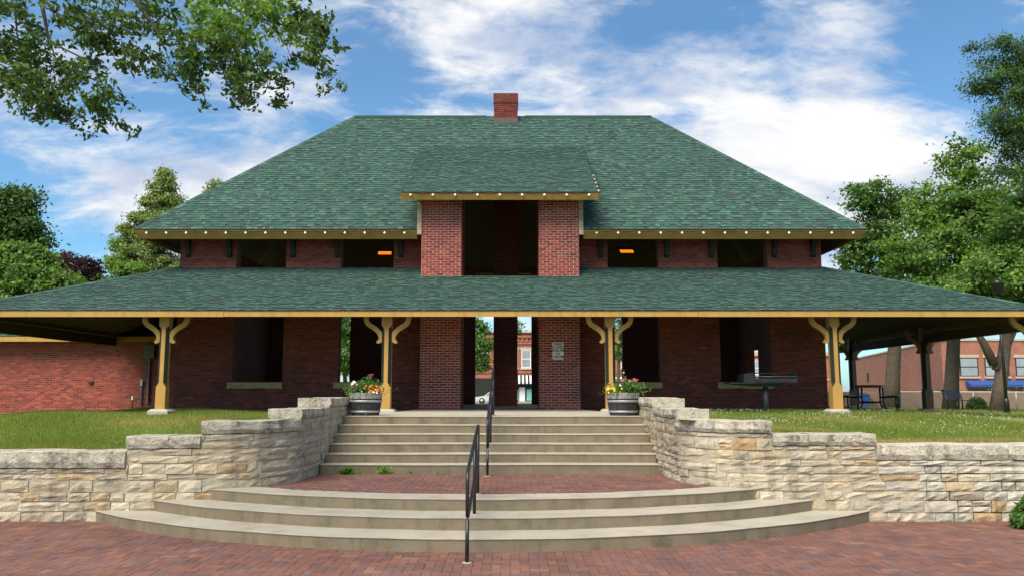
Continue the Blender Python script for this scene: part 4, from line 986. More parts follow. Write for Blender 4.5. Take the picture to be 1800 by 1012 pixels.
for k in range(4): one('seat_slat', M_black, bn, 'box', -.62, .62, -.22 + k * .12, -.12 + k * .12, .42, .45)
for k in range(3): one('back_slat', M_black, bn, 'prism', [(-.62, .27 + k * .05, .52 + k * .13), (.62, .27 + k * .05, .52 + k * .13), (.62, .31 + k * .05, .63 + k * .13), (-.62, .31 + k * .05, .63 + k * .13)], (0, .03, -.01))
for s in (-.5, .5):
    one('leg', M_black, bn, 'tube', [(s, -.2, 0), (s, -.2, .42)], .03, 8); one('leg', M_black, bn, 'tube', [(s, .22, 0), (s, .22, .42), (s, .42, .9)], .03, 8)
p = P(1770, 720, 30.5); zg = float(lawn_z(p.x, 30.5)); lp_ = thing('lamp_post', (p.x, 30.5, zg), 'thin dark lamp post at the far right beside the forked tree', 'lamp post')
one('pole', M_black, lp_, 'tube', [(p.x, 30.5, zg - .1), (p.x, 30.5, zg + 4.4)], .06, 10); one('base', M_black, lp_, 'lathe', (p.x, 30.5, zg), [(.10, 0), (.10, .45), (.065, .55)], 12)
one('lantern', M_black, lp_, 'lathe', (p.x, 30.5, zg + 4.4), [(.08, 0), (.2, .1), (.22, .4), (.26, .42), (.02, .6)], 12)
# low chain-link fence
fy = 46.0; fx0, fx1 = P(1560, 690, fy).x, P(1850, 690, fy).x; fz = float(lawn_z(30, fy))
fe = thing('chain_link_fence', (fx0, fy, fz), 'low chain link fence with a pale top rail beyond the trees', 'fence')
one('top_rail', M_white, fe, 'tube', [(fx0, fy, 1.80), (fx1, fy, 1.77)], .03, 6)
k = 0; xx = fx0
while xx < fx1: one('fence_post', M_steel, fe, 'tube', [(xx, fy, fz - .1), (xx, fy, 1.80)], .03, 6); xx += 2.4
b = MB(); xx = fx0
while xx < fx1:
    for s in (-1, 1): b.tube([(xx, fy, fz if s > 0 else 1.78), (xx + .85, fy, 1.78 if s > 0 else fz)], .004, 3, cap=False)
    xx += .16
b.build('wire_mesh', M_steel, fe, 'stuff')
p = P(1520, 694, 44.0); bi = thing('recycling_bin', (p.x, 44, 1.0), 'blue wheeled bin beyond the picnic table', 'bin')
one('bin_body', M_blue, bi, 'mesh', [(p.x + a * s, 44 + c * s, z) for z, s in ((1.0, .14), (1.62, .19)) for a, c in ((-1, -1), (1, -1), (1, 1), (-1, 1))], [(0, 1, 5, 4), (1, 2, 6, 5), (2, 3, 7, 6), (3, 0, 4, 7), (0, 3, 2, 1), (4, 5, 6, 7)])
one('lid', M_blue, bi, 'prism', [(p.x - .2, 43.78, 1.621), (p.x + .2, 43.78, 1.621), (p.x + .2, 44.22, 1.621), (p.x - .2, 44.22, 1.621)], (0, 0, .05))

# ------------------------------------------------------------------ buildings across the street
def window(parent, x0, x1, z0, z1, y, frame=M_white, mull=1, arch=False, hood=True):
    f = MB(); t = .09
    xs2 = [x0, x0 + t, x1 - t, x1]; wall_grid(f, [x0, x0 + t, x1 - t, x1], [z0, z0 + t, (z0 + z1) / 2 - t / 2, (z0 + z1) / 2 + t / 2, z1 - t, z1], lambda xm, zm: x0 + t < xm < x1 - t and (z0 + t < zm < (z0 + z1) / 2 - t / 2 or (z0 + z1) / 2 + t / 2 < zm < z1 - t), y - .03, y + .08)
    o = f.build('window', frame, parent)
    one('pane', M_glass, o, 'box', x0 + t, x1 - t, y - .018, y - .006, z0 + t, z1 - t)
    one('sill', M_lintel, parent, 'box', x0 - .12, x1 + .12, y - .14, y + .05, z0 - .2, z0 - .001)
    if arch:
        pts = [(x0 - .1, y - .06, z1)] + [(x0 - .1 + (x1 - x0 + .2) * k / 8, y - .06, z1 + .12 + .32 * math.sin(math.pi * k / 8)) for k in range(9)] + [(x1 + .1, y - .06, z1)]
        one('arch', M_lintel if hood else M_darkpaint, parent, 'prism', pts, (0, .12, 0))
    else: one('lintel', M_lintel, parent, 'box', x0 - .15, x1 + .15, y - .05, y + .05, z1 + .001, z1 + .3)
by = 100.0
sb = thing('shop_building', (4, by, .6), 'two storey red brick shop across the street with a striped awning', 'building')
sx0, sx1 = -14.0, 16.5
one('wall', M_shopbrick, sb, 'box', sx0, sx1, by, by + 14, .5, 8.95)
for z0, z1, d in ((8.35, 8.62, .22), (7.55, 7.75, .12), (8.95, 9.15, .3), (4.02, 4.3, .10)): one('cornice', M_shopbrick if d < .3 else M_lintel, sb, 'box', sx0, sx1, by - d, by - .002, z0, z1)
k = 0; xx = sx0 + .2
while xx < sx1 - .2: one('dentil', M_shopbrick, sb, 'box', xx, xx + .22, by - .16, by - .001, 7.85, 8.30); xx += .55
for xc, ar in ((-10, True), (-6.4, True), (-3.1, False), (.55, False), (2.15, False), (3.05 + .55, False), (8.0, True), (11.8, True), (14.4, True)):
    w = 1.15 if not ar else 1.3; x0_ = xc - w / 2
    window(sb, x0_, x0_ + w, 4.65, 6.85 if not ar else 7.0, by - .02, M_darkpaint if xc > 2.3 and xc < 5 else M_white, arch=(ar or xc > 3))
# shop front with awning
xx = -.2
for k in range(22):
    one('awning_stripe', M_awn1 if k % 2 == 0 else M_awn2, sb, 'prism', [(xx, by - .02, 3.75), (xx, by - 1.1, 2.95), (xx, by - 1.1, 2.72), (xx, by - 1.05, 2.72), (xx, by - .02, 3.60)], (.22, 0, 0)); xx += .23
one('shop_front', M_darkpaint, sb, 'box', -.3, 5.2, by - .06, by - .003, .62, 2.7)
for x0_ in (.45, 2.2): one('shop_panel', M_teal, sb, 'box', x0_, x0_ + .75, by - .10, by - .061, .7, 2.1)
one('shop_door', M_white, sb, 'box', 1.3, 2.0, by - .11, by - .061, .62, 2.3)
one('shop_window', M_darkpaint, sb, 'box', -8, -1.0, by - .05, by - .002, 1.2, 3.4)
one('sign_board', M_white, sb, 'box', 8.2, 15.8, by - .12, by - .003, 3.3, 3.55)
one('shop_window', M_glass, sb, 'box', 8.2, 15.8, by - .05, by - .002, 1.1, 3.2)
p = P(880, 708, 90); cx0 = P(834, 708, 90).x
car = thing('parked_car', (cx0 + 2.1, 90, .47), 'silver hatchback parked across the street seen through the entrance', 'car')
body = [(0, .30), (.05, .62), (.25, .74), (1.05, .86), (1.75, 1.36), (2.9, 1.42), (3.75, 1.25), (4.1, .88), (4.2, .55), (4.15, .30)]
b = MB(); b.prism([(cx0 + a, 89.2, .47 + z) for a, z in body], (0, 1.7, 0)); b.build('body', M_carpaint, car)
one('window', M_glass, car, 'prism', [(cx0 + a, 89.185, .47 + z) for a, z in ((1.2, .88), (1.82, 1.30), (2.85, 1.35), (3.55, 1.22), (3.7, .92))], (0, .02, 0))
for a in (.85, 3.3):
    wl = MB(); wl.tube([(cx0 + a, 89.15, .47 + .32), (cx0 + a, 89.4, .47 + .32)], .32, 18); w = wl.build('wheel', M_tyre, car)
    hb = MB(); hb.tube([(cx0 + a, 89.13, .47 + .32), (cx0 + a, 89.16, .47 + .32)], .19, 14); hb.build('rim', M_steel, w)
one('headlight', M_white, car, 'box', cx0 + .06, cx0 + .3, 89.18, 89.26, .47 + .55, .47 + .68)
# long hall at the right
A = Vector((45.2, 85, 0)); B = Vector((57, 135, 0)); C_ = Vector((75, 85, 0))
hb_ = thing('hall_building', (60, 90, .7), 'long red brick building with big windows and a blue awning beyond the trees', 'building')
one('wall', M_hallbrick, hb_, 'prism', [(A.x, A.y, .3), (C_.x, C_.y, .3), (90, 135, .3), (B.x, B.y, .3)], (0, 0, 6.75))
one('parapet_cap', M_lintel, hb_, 'prism', [(A.x - .1, A.y - .1, 7.051), (C_.x, C_.y - .1, 7.051), (90, 135, 7.051), (B.x - .1, B.y, 7.051)], (0, 0, .18))
for k in range(7): window(hb_, 46.4 + k * 3.2 if k else 47.0, 48.9 + k * 3.2, 3.35, 5.3, 84.97, M_darkpaint)
one('awning', M_blue, hb_, 'prism', [(47.5, 84.98, 2.95), (47.5, 84.0, 2.5), (47.5, 84.0, 2.25), (47.5, 84.98, 2.25)], (27, 0, 0))
d_ = (B - A).normalized(); n_ = Vector((-d_.y, d_.x, 0))
for f_, z0, h_ in ((.13, 3.6, 1.5), (.45, 3.3, 1.3), (.78, 3.3, 1.3)):
    c = A.lerp(B, f_) + n_ * .05; one('side_window', M_glass if f_ < .2 else M_darkpaint, hb_, 'obox', c + Vector((0, 0, z0 + h_ / 2)), d_ * .55, n_ * .06, Vector((0, 0, h_ / 2)))
for (cx_, w_) in ((32.5, 9),):
    rb = thing('far_brick_building', (cx_, 104, .6), 'red brick building glimpsed through the right window openings', 'building')
    one('wall', M_shopbrick, rb, 'box', 26, 41, 104, 112, .5, 6.6)
    for k in range(4): window(rb, 27.6 + k * 3.3, 29.2 + k * 3.3, 3.9, 5.6, 103.97)
    one('cornice', M_lintel, rb, 'box', 25.9, 41.1, 103.8, 103.99, 6.3, 6.75); one('band', M_lintel, rb, 'box', 26, 41, 103.9, 103.99, 3.2, 3.4)
    one('shop_front', M_white, rb, 'box', 27, 40, 103.93, 103.992, 1.0, 2.6)

# ------------------------------------------------------------------ trees
DARK = [(0.0477, 0.1026, 0.0251), (0.068, 0.1372, 0.0298), (0.0381, 0.0823, 0.0215), (0.0823, 0.1646, 0.0406)]
MID = [(0.0747, 0.1636, 0.0304), (0.1091, 0.2182, 0.0414), (0.0545, 0.1162, 0.0273), (0.1364, 0.2596, 0.0475)]
LIGHT = [(0.1222, 0.2323, 0.0414), (0.1636, 0.2869, 0.0545), (0.0889, 0.1708, 0.0344), (0.1909, 0.3142, 0.0616)]
OLIVE = [(0.173, 0.2337, 0.0812), (0.223, 0.2934, 0.1013), (0.1216, 0.1825, 0.0608), (0.2636, 0.3243, 0.111)]
PURPLE = [(.045, .02, .035), (.03, .014, .025), (.06, .028, .04)]
def crown(blobs, clumps, per, spread, leaf, cols, droop=0., aspect=.55):
    """leaf clumps scattered through the blobs: blob = (centre, radii, share, colours)"""
    parts = []
    for cen, rad, share, cl in blobs:
        k = max(3, int(clumps * share)); d = rng.normal(0, 1, (k, 3)); d /= np.linalg.norm(d, axis=1)[:, None]
        rr_ = rng.uniform(.25, 1, k) ** .42; per_ = per * 1.35; c = np.asarray(cen)[None] + d * rr_[:, None] * np.asarray(rad)[None] * rng.uniform(.82, 1.14, (k, 1))
        n = (per_ * rng.uniform(.5, 1.5, k)).astype(int); idx = np.repeat(np.arange(k), n); off = rng.normal(0, 1, (len(idx), 3)) * spread * rng.uniform(.6, 1.3, k)[idx][:, None]
        off[:, 2] *= .55; off[:, 2] -= droop * np.hypot(off[:, 0], off[:, 1])
        pos = c[idx] + off; ks = rng.uniform(.7, 1.3, k)[idx]
        v, f, t = leaf_quads(pos, leaf * .84, cl or cols, .45, aspect, outward=d[idx])
        parts.append((v, f, np.clip(t * ks[:, None], 0, 1)))
    return parts
def tree(name, label, base, trunk, limbs, blobs, clumps, per, spread, leaf, cols, group=None, droop=0., aspect=.55):
    base = Vector(base); t = thing(name, base, label, 'tree', group)
    b = MB(); b.tube(*trunk, n=12); tk = b.build('trunk', M_bark, t)
    for pts, rad in limbs: one('branch', M_bark, tk, 'tube', pts, rad, 7)
    cloud_obj('crown', crown(blobs, clumps, per, spread, leaf, cols, droop, aspect), M_leaf, t, 'stuff'); return t
def tree_px(name, label, bpx, Y, r, top_px, blobs_px, clumps, per, spread, leaf, cols, group=None, lean=0, droop=0., fork=None, dsc=.9, aspect=.55):
    """blobs_px: (px, py, rx px, ry px, depth offset, share, colours or None)"""
    s = Y / F; bx = P(bpx, 700, Y).x; bz = float(lawn_z(bx, Y)) - .1; blobs = []; limbs = []
    tp = P(top_px[0], top_px[1], Y)
    pts = [Vector((bx, Y, bz)), Vector((bx, Y, bz)).lerp(tp, .12) + Vector((lean * .3, 0, 0)), Vector((bx, Y, bz)).lerp(tp, .35) + Vector((lean, 0, 0)), Vector((bx, Y, bz)).lerp(tp, .65) + Vector((lean * .6, 0, 0)), tp]
    rad = [r * 1.25, r, r * .85, r * .5, r * .12]
    for px, py, rx, ry, dy, sh_, cl in blobs_px:
        c = P(px, py, Y + dy); blobs.append((tuple(c), (rx * s, rx * s * dsc, ry * s), sh_, cl))
        f_ = .25 + .3 * random.random(); a = Vector((bx, Y, bz)).lerp(tp, f_) + Vector((lean * .8, 0, 0)); m_ = a.lerp(c, .5) + Vector((0, 0, .1 * (c - a).length))
        limbs.append(([a, m_, c], [r * .42, r * .25, r * .06]))
    for q_ in (fork or ()): limbs.append(([P(px, py, Y) for px, py in q_[0]], q_[1]))
    return tree(name, label, (bx, Y, bz), (pts, rad), limbs, blobs, clumps, per, spread, leaf, cols, group, droop, aspect)
GR = 'trees to the right of the depot'; GL = 'trees to the left of the depot'
tree_px('shade_tree', 'leaning tree trunk beyond the picnic table with a sparse dark crown above the canopy', 1566, 44, .38, (1540, 345),
        [(1528, 345, 38, 32, 0, .14, None), (1545, 400, 55, 50, 0, .25, None), (1500, 440, 40, 40, 0, .1, None), (1555, 460, 70, 45, 0, .25, None), (1580, 350, 22, 30, 0, .06, None), (1530, 500, 60, 35, 1, .16, None)], 190, 62, .33, .26, DARK + MID, GR, lean=.5)
tree_px('shade_tree', 'thick straight tree trunk behind the bench under a broad bright green crown', 1669, 37, .31, (1690, 290),
        [(1690, 290, 35, 40, 0, .08, None), (1660, 370, 70, 50, 0, .2, None), (1720, 400, 90, 70, 0, .26, None), (1640, 450, 80, 50, -1, .2, None), (1760, 340, 70, 60, 1, .14, None), (1690, 500, 110, 40, -1, .2, None)], 330, 72, .30, .24, MID + LIGHT, GR)
tree_px('shade_tree', 'forked tree trunk on the lawn at the far right with leafy lower boughs', 1750, 33, .26, (1800, 330),
        [(1770, 480, 90, 50, 0, .3, None), (1830, 420, 90, 80, 0, .3, None), (1700, 520, 70, 28, 0, .16, None), (1850, 520, 90, 50, 0, .2, None)], 270, 70, .27, .22, MID + LIGHT, GR,
        fork=(([(1748, 640), (1728, 600), (1700, 560)], [.2, .15, .05]), ([(1752, 650), (1772, 600), (1800, 540)], [.2, .17, .1])))
tree_px('locust_tree', 'tall feathery dark tree rising highest at the right edge', 1872, 31, .3, (1830, 40),
        [(1760, 90, 55, 30, 0, .1, None), (1740, 140, 45, 22, 0, .08, None), (1790, 150, 60, 40, 0, .14, None), (1770, 200, 55, 30, 0, .1, None), (1800, 230, 60, 45, 0, .16, None), (1850, 120, 70, 90, 0, .2, None), (1860, 250, 80, 80, 0, .2, None), (1790, 280, 50, 30, 0, .08, None)], 260, 85, .26, .17, DARK, GR, droop=.35, aspect=.35)
tree_px('shade_tree', 'dark leafy tree at the left edge beyond the annex', -90, 38, .35, (-30, 330),
        [(-20, 370, 60, 50, 0, .2, None), (30, 400, 38, 30, 0, .1, None), (0, 440, 60, 40, 0, .16, None), (-60, 450, 90, 90, 0, .3, None), (45, 370, 20, 16, 0, .03, None), (62, 420, 14, 14, 0, .02, None), (40, 345, 22, 18, 0, .04, None)], 300, 75, .28, .24, DARK, GL)
tree_px('shade_tree', 'broad bright green tree crown just above the left end of the canopy', 20, 34, .3, (10, 440),
        [(-10, 480, 70, 50, 0, .25, None), (50, 490, 60, 40, 0, .25, None), (100, 505, 48, 22, 0, .14, None), (10, 540, 110, 40, 0, .3, None), (40, 455, 40, 25, 0, .1, None)], 330, 75, .25, .21, MID + LIGHT, GL)
tree_px('purple_maple', 'small dark purple maple between the green crowns at the left', 128, 62, .25, (128, 450),
        [(108, 465, 26, 20, 0, .3, None), (148, 475, 24, 22, 0, .3, None), (128, 490, 40, 18, 0, .4, None), (160, 498, 14, 12, 0, .1, None)], 140, 60, .33, .32, PURPLE, GL)
tree_px('linden_tree', 'tall conical olive green tree left of the main roof', 268, 50, .35, (285, 300),
        [(290, 312, 9, 18, 0, .05, None), (286, 336, 17, 18, 0, .08, None), (276, 356, 22, 14, 0, .07, None), (300, 362, 24, 18, 0, .09, None), (258, 384, 26, 14, 0, .09, None), (296, 390, 32, 22, 0, .14, None), (238, 408, 26, 14, 0, .08, None), (280, 418, 44, 22, 0, .16, None), (214, 432, 22, 10, 0, .06, LIGHT), (262, 446, 44, 20, 0, .14, None), (205, 462, 18, 9, 0, .05, LIGHT), (250, 474, 50, 18, 0, .15, LIGHT), (300, 470, 34, 22, 0, .12, None), (225, 500, 44, 18, 0, .13, LIGHT)], 420, 56, .24, .22, OLIVE, GL)
tree_px('shade_tree', 'tip of a pale tree showing just over the left hip of the roof', 384, 62, .2, (384, 330), [(383, 335, 14, 15, 0, .4, None), (390, 365, 30, 25, 0, .6, None), (390, 420, 50, 40, 0, .8, None)], 80, 50, .3, .3, OLIVE, GL)
tree_px('street_tree', 'young leafy street tree seen through the left side of the entrance', 826, 74, .2, (832, 560), [(846, 605, 22, 26, 0, .4, None), (850, 638, 14, 16, 0, .15, None), (838, 575, 18, 14, 0, .2, None), (906, 575, 9, 16, 0, .12, None)], 120, 45, .3, .28, MID, 'street trees behind the depot')
tree_px('street_tree', 'street tree seen through the window opening right of the entrance', 1085, 80, .2, (1090, 560), [(1088, 575, 30, 30, 0, .5, None), (1096, 615, 16, 22, 0, .3, None)], 90, 55, .35, .3, MID, 'street trees behind the depot')
tree_px('street_tree', 'street tree seen through the window opening behind the left column', 610, 70, .2, (600, 560), [(600, 620, 40, 40, 0, .6, None), (590, 570, 40, 40, 0, .4, None)], 130, 60, .35, .3, MID, 'street trees behind the depot')
# overhanging tree, its trunk outside the frame at the left
ov_b = Vector((-9.2, 7.4, 0)); OVY = 8.6
CL = [(15, 25, 30, 20), (10, 60, 30, 16), (55, 40, 34, 10), (100, 25, 26, 10), (20, 105, 44, 34), (60, 90, 34, 26), (75, 135, 34, 26), (40, 150, 40, 30), (15, 150, 30, 18), (150, 125, 26, 16), (160, 100, 26, 14), (175, 155, 28, 16), (110, 130, 28, 14), (45, 190, 24, 16), (105, 195, 24, 14), (125, 215, 14, 7), (150, 195, 28, 14), (205, 210, 16, 6), (180, 185, 20, 8), (100, 165, 26, 14),
      (130, 25, 34, 16), (160, 45, 30, 14), (170, 20, 34, 14), (205, 25, 30, 14), (200, 75, 28, 12), (170, 60, 22, 12), (225, 95, 28, 12), (240, 70, 20, 8), (255, 105, 24, 10), (245, 130, 18, 8), (280, 115, 20, 8), (245, 35, 26, 12), (270, 15, 34, 14), (305, 20, 34, 14), (295, 45, 22, 8), (320, 80, 26, 12), (345, 115, 34, 20), (330, 130, 26, 12), (340, 155, 14, 7), (375, 120, 28, 14),
      (350, 25, 40, 24), (395, 20, 44, 30), (445, 20, 44, 32), (490, 20, 40, 28), (535, 30, 34, 22), (370, 65, 34, 22), (410, 60, 36, 26), (450, 60, 34, 24), (500, 55, 32, 20), (545, 60, 28, 16), (575, 70, 14, 8), (565, 50, 18, 10), (395, 95, 34, 22), (430, 90, 30, 20), (405, 130, 26, 14), (440, 110, 26, 12), (440, 140, 20, 10), (430, 160, 24, 14), (470, 118, 20, 8), (478, 152, 16, 7), (450, 165, 18, 8), (428, 178, 12, 6), (565, 118, 17, 12), (578, 128, 10, 5), (520, 85, 22, 8), (555, 85, 18, 8)]
ov = thing('overhanging_tree', ov_b, 'leafy branches hanging into the sky at the top left corner', 'tree')
one('trunk', M_bark, ov, 'tube', [ov_b, ov_b + Vector((.1, 0, 1.5)), ov_b + Vector((.2, .1, 3.2)), ov_b + Vector((.4, .2, 5.2))], [.36, .28, .24, .15], 12)
tk = ov.children[0]
def bough(pts, r0, r1, parent=tk):
    n = len(pts); one('branch', M_twig, parent, 'tube', pts, [r1 + (r0 - r1) * (1 - i / (n - 1)) ** 2.6 for i in range(n)], 6)
fkp = ov_b + Vector((.3, .15, 4.3))
bough([fkp, Vector((-6.8, 8.2, 5.6)), P(-60, -60, OVY), P(70, -10, OVY), P(80, 40, OVY), P(85, 70, OVY), P(110, 85, OVY), P(140, 100, OVY)], .12, .008)
bough([P(72, -5, OVY), P(100, 25, OVY), P(120, 45, OVY), P(150, 55, OVY), P(190, 68, OVY), P(240, 95, OVY)], .02, .004)
bough([fkp, Vector((-6.5, 8.9, 6.2)), P(60, -190, OVY + .3), P(190, -90, OVY + .3), P(235, -5, OVY + .2), P(262, 35, OVY), P(290, 52, OVY), P(320, 58, OVY), P(350, 70, OVY), P(420, 100, OVY)], .12, .008)
bough([P(266, 36, OVY), P(280, 65, OVY), P(292, 92, OVY), P(302, 120, OVY), P(330, 128, OVY)], .02, .004)
bough([P(210, -15, OVY + .2), P(206, 25, OVY + .1), P(198, 50, OVY), P(180, 85, OVY), P(165, 110, OVY)], .02, .004)
bough([fkp, Vector((-6.0, 9.3, 6.6)), P(200, -220, OVY + .4), P(310, -130, OVY + .4), P(375, -10, OVY + .3), P(420, 20, OVY + .1), P(480, 40, OVY), P(540, 55, OVY)], .1, .008)
bough([P(545, 60, OVY), P(555, 90, OVY), P(562, 118, OVY)], .006, .003); bough([P(500, 70, OVY), P(512, 105, OVY), P(505, 125, OVY)], .005, .002); bough([P(400, 90, OVY), P(415, 130, OVY), P(430, 165, OVY)], .01, .003)
bough([P(26, 10, OVY), P(30, 60, OVY), P(45, 120, OVY), P(50, 170, OVY)], .016, .004); bough([P(85, 70, OVY), P(105, 120, OVY), P(120, 180, OVY), P(124, 215, OVY)], .012, .003); bough([P(105, 110, OVY), P(140, 160, OVY), P(190, 205, OVY)], .01, .003); bough([P(240, 95, OVY), P(255, 120, OVY), P(300, 140, OVY)], .006, .003)
parts = []
for px, py, rpx, n in CL:
    s = OVY / F; c = np.array(P(px, py, OVY + rng.uniform(-.7, .7))); n = int(n * 13); m = max(3, n // 24); g = np.clip(rng.normal(0, 1, (m, 3)), -1.9, 1.9); sub = c[None] + g * np.array([rpx * s * .50, .25, rpx * s * .34])[None]
    pos = sub[rng.integers(0, m, n)] + np.clip(rng.normal(0, 1, (n, 3)), -2, 2) * np.array([.052, .052, .034])[None]
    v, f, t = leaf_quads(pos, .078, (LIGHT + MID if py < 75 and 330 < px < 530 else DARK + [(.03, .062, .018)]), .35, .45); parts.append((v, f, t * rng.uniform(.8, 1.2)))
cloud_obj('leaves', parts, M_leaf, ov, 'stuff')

# ------------------------------------------------------------------ small plants, grass, clover
def bush(name, label, c, rad, n, size, cols, cat='shrub', group=None):
    t = thing(name, c, label, cat, group); d = rng.normal(0, 1, (n, 3)); d[:, 2] = np.abs(d[:, 2]); d /= np.linalg.norm(d, axis=1)[:, None]
    pos = np.array(c)[None] + d * np.asarray(rad)[None] * (rng.uniform(.4, 1, (n, 1)) ** .5); cloud_obj('foliage', [leaf_quads(pos, size, cols, .3, .4, outward=d)], M_leaf, t, 'stuff')
    for k in range(5):
        a = k * 1.3; one('stem', M_bark, t, 'tube', [Vector(c) + Vector((0, 0, -.05)), Vector(c) + Vector((math.cos(a) * rad[0] * .5, math.sin(a) * rad[1] * .5, rad[2] * .6))], .012, 5)
    return t
p = P(1717, 712, 38.5); bush('round_shrub', 'small rounded bright green shrub beside the park bench', (p.x, 38.5, float(lawn_z(p.x, 38.5))), (.5, .5, .62), 1500, .1, LIGHT)
p = P(1835, 905, 11.0); bush('grass_clump', 'green leafy clump against the wall at the right edge of the plaza', (p.x, 11.2, .02), (.30, .3, .42), 700, .13, GREENS + MID)
one('kerb', M_conc, None, 'box', p.x - .25, p.x + 3, 10.75, 10.87, -.02, .10, kind='structure')
for px0, px1, yy, lb in ((1600, 1900, 52, 'weedy green bank of shrubs behind the low fence'), (1820, 2100, 48, 'overgrown shrubs at the right end of the low fence')):
    a, c = P(px0, 680, yy).x, P(px1, 680, yy).x; t = thing('hedge', ((a + c) / 2, yy, .8), lb, 'hedge'); n = 5000
    pos = np.stack([rng.uniform(a, c, n), yy + rng.normal(0, .7, n), .8 + np.abs(rng.normal(0, .42, n))], 1); cloud_obj('foliage', [leaf_quads(pos, .2, MID + LIGHT, .3, .5)], M_leaf, t, 'stuff')
one('soil_bank', mat('bare_soil', (.14, .09, .055), amt=.3, scale=1, bump=.5), None, 'prism', [(22, 47.5, .6), (22, 50, 1.75), (22, 58, 1.8), (22, 60, .4)], (40, 0, 0), kind='structure')
for i, (px, n, r_, sz, lb) in enumerate(((610, 60, .09, .12, 'largest broad leafed weed at the foot of the straight steps'), (632, 14, .04, .06, 'tiny weed just right of the large weed'), (676, 70, .11, .07, 'low spreading weed at the foot of the straight steps'), (723, 16, .05, .05, 'small thin weed left of the upper handrail foot'), (770, 10, .04, .045, 'tiniest weed near the upper handrail foot'))):
    p = P(px, 832, YS - .05); t = thing('weed', (p.x, YS - .06, .45), lb, 'weed', 'weeds in the joint below the straight steps'); a = rng.uniform(0, 6.28, n)
    pos = np.stack([p.x + np.cos(a) * r_ * rng.uniform(.2, 1.2, n), YS - .07 + np.sin(a) * r_ * .45, .45 + rng.uniform(.01, r_ * 1.1, n)], 1); cloud_obj('foliage', [leaf_quads(pos, sz, [(.13, .30, .04), (.10, .24, .03)], .6, .5)], M_leaf, t, 'stuff')
    one('stem', M_leaf, t, 'tube', [(p.x, YS - .06, .445), (p.x + .01, YS - .065, .45 + r_ * .8)], .005, 5, (.1, .2, .04))
def grass_blades(n, x0, x1, y0, y1, cond, h0=.03, h1=.07):
    x = rng.uniform(x0, x1, n); y = y0 + (y1 - y0) * rng.uniform(0, 1, n) ** 1.35; k = cond(x, y); x, y = x[k], y[k]; n = len(x); z = lawn_z(x, y)
    h = rng.uniform(h0, h1, n) * (1 + .5 * np.sin(x * 1.7 + y)) ; a = rng.uniform(0, 2 * np.pi, n); w = rng.uniform(.004, .009, n); lx, ly = rng.normal(0, .025, n), rng.normal(0, .025, n)
    v = np.stack([np.stack([x - np.cos(a) * w, y - np.sin(a) * w, z - .005], 1), np.stack([x + np.cos(a) * w, y + np.sin(a) * w, z - .005], 1), np.stack([x + lx, y + ly, z + h], 1)], 1).reshape(-1, 3)
    dry = np.clip(np.sin(x * .9 + 1.3) * np.cos(y * 1.1) * .6 + np.exp(-((y - 13.0) / .5) ** 2) * (x > 4) * 1.1 + rng.normal(0, .25, n), 0, 1)[:, None]
    c = np.array([.172, .238, .042])[None] * (1 - dry) + np.array([.36, .29, .12])[None] * dry; c = c * rng.uniform(.7, 1.3, (n, 1))
    return v, np.arange(3 * n).reshape(n, 3), np.clip(c, 0, 1)
def lawn_ok(x, y): 
    ax = np.abs(x - .05); behind = (y > 12.32) & ((ax > 4.0) | (np.hypot(ax - 4.0, y - 12.95) > -1) & (ax > 3.42 - 0 * y) & (y > 12.5))
    out = (ax > 9.5) | (y < 21.72); porch = (ax < 3.35) & (y < 16.2) | (ax < 2.95)
    return behind & out & ~porch
parts = [grass_blades(150000, -10, -2.9, 12.2, 21.8, lawn_ok), grass_blades(150000, 2.9, 11, 12.2, 21.8, lawn_ok), grass_blades(25000, -19, -9, 20, 26.9, lawn_ok, .04, .09), grass_blades(40000, -16, -9.9, 14, 22, lambda x, y: y > 12.3, .04, .08), grass_blades(40000, 9, 24, 20, 42, lawn_ok, .05, .10)]
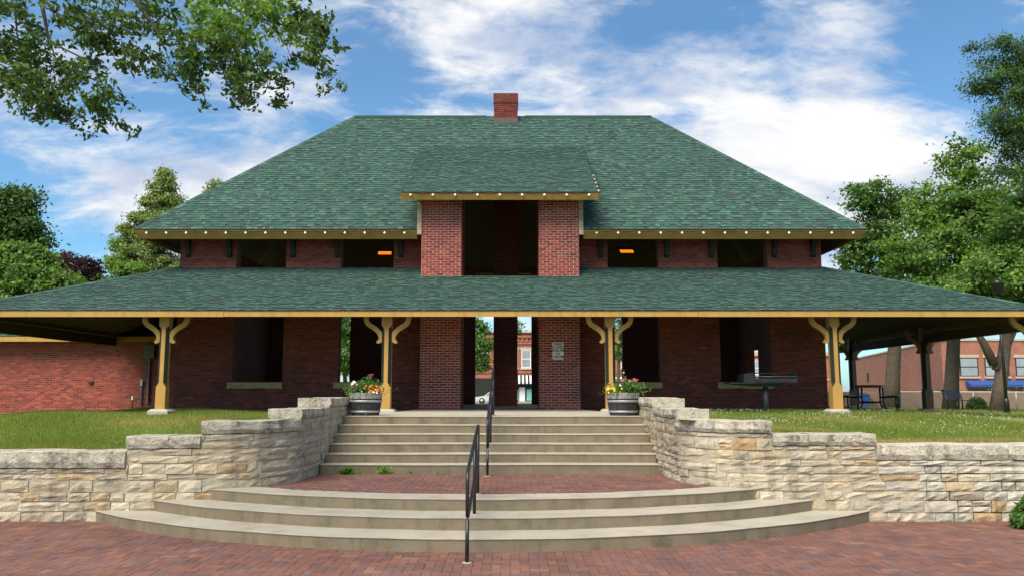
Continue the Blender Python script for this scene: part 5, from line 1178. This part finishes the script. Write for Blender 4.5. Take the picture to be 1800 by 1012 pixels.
v, f, c = join(parts); link('grass', mesh_np('grass', v, f, c), M_grass, None, 'stuff')
# clover heads
n = 2600; x = np.concatenate([rng.uniform(4.2, 11.5, n), rng.uniform(9, 20, 900), rng.uniform(-8, -4, 40)]); y = np.concatenate([13.8 + 7.6 * rng.uniform(0, 1, n) ** .8, rng.uniform(20, 34, 900), rng.uniform(12.6, 15, 40)])
k = lawn_ok(x, y) & ((np.sin(x * 1.9) * np.cos(y * 1.4) + rng.normal(0, .45, len(x))) > .42); x, y = x[k], y[k]
cen = np.stack([x, y, lawn_z(x, y) + rng.uniform(.05, .085, len(x))], 1); r_ = .0085
oc = np.array([(1, 0, 0), (0, 1, 0), (-1, 0, 0), (0, -1, 0), (0, 0, 1), (0, 0, -1)]) * r_; of = np.array([(0, 1, 4), (1, 2, 4), (2, 3, 4), (3, 0, 4), (1, 0, 5), (2, 1, 5), (3, 2, 5), (0, 3, 5)])
v = (cen[:, None, :] + oc[None]).reshape(-1, 3); f = (np.arange(len(cen))[:, None, None] * 6 + of[None]).reshape(-1, 3)
link('clover_flowers', mesh_np('clover_flowers', v, f), mat('clover_white', (.7, .7, .62), amt=.05), None, 'stuff')
# scattered debris on steps and pavers
b = MB()
for k in range(60):
    x = random.uniform(-4, 4); y = random.uniform(8.4, 9.6) if k < 30 else random.uniform(10.3, 10.6); z = .004 if k < 30 else .304
    if k < 30 and math.hypot(x, y - 17.40) < 7.95: continue
    if k >= 30 and not (6.95 < math.hypot(x, y - 17.53) < 7.3): continue
    a = random.uniform(0, 3); s = random.uniform(.006, .014); b.mesh([(x + s * math.cos(a), y + s * math.sin(a), z), (x - s * .5 * math.sin(a), y + s * .5 * math.cos(a), z), (x - s * math.cos(a), y - s * math.sin(a), z + .004), (x + s * .5 * math.sin(a), y - s * .5 * math.cos(a), z)], [(0, 1, 2, 3)], random.choice([(.6, .58, .5), (.09, .06, .03), (.6, .55, .45)]))
b.build('litter', M_petal, None, 'stuff')
print('objects', len(bpy.data.objects))
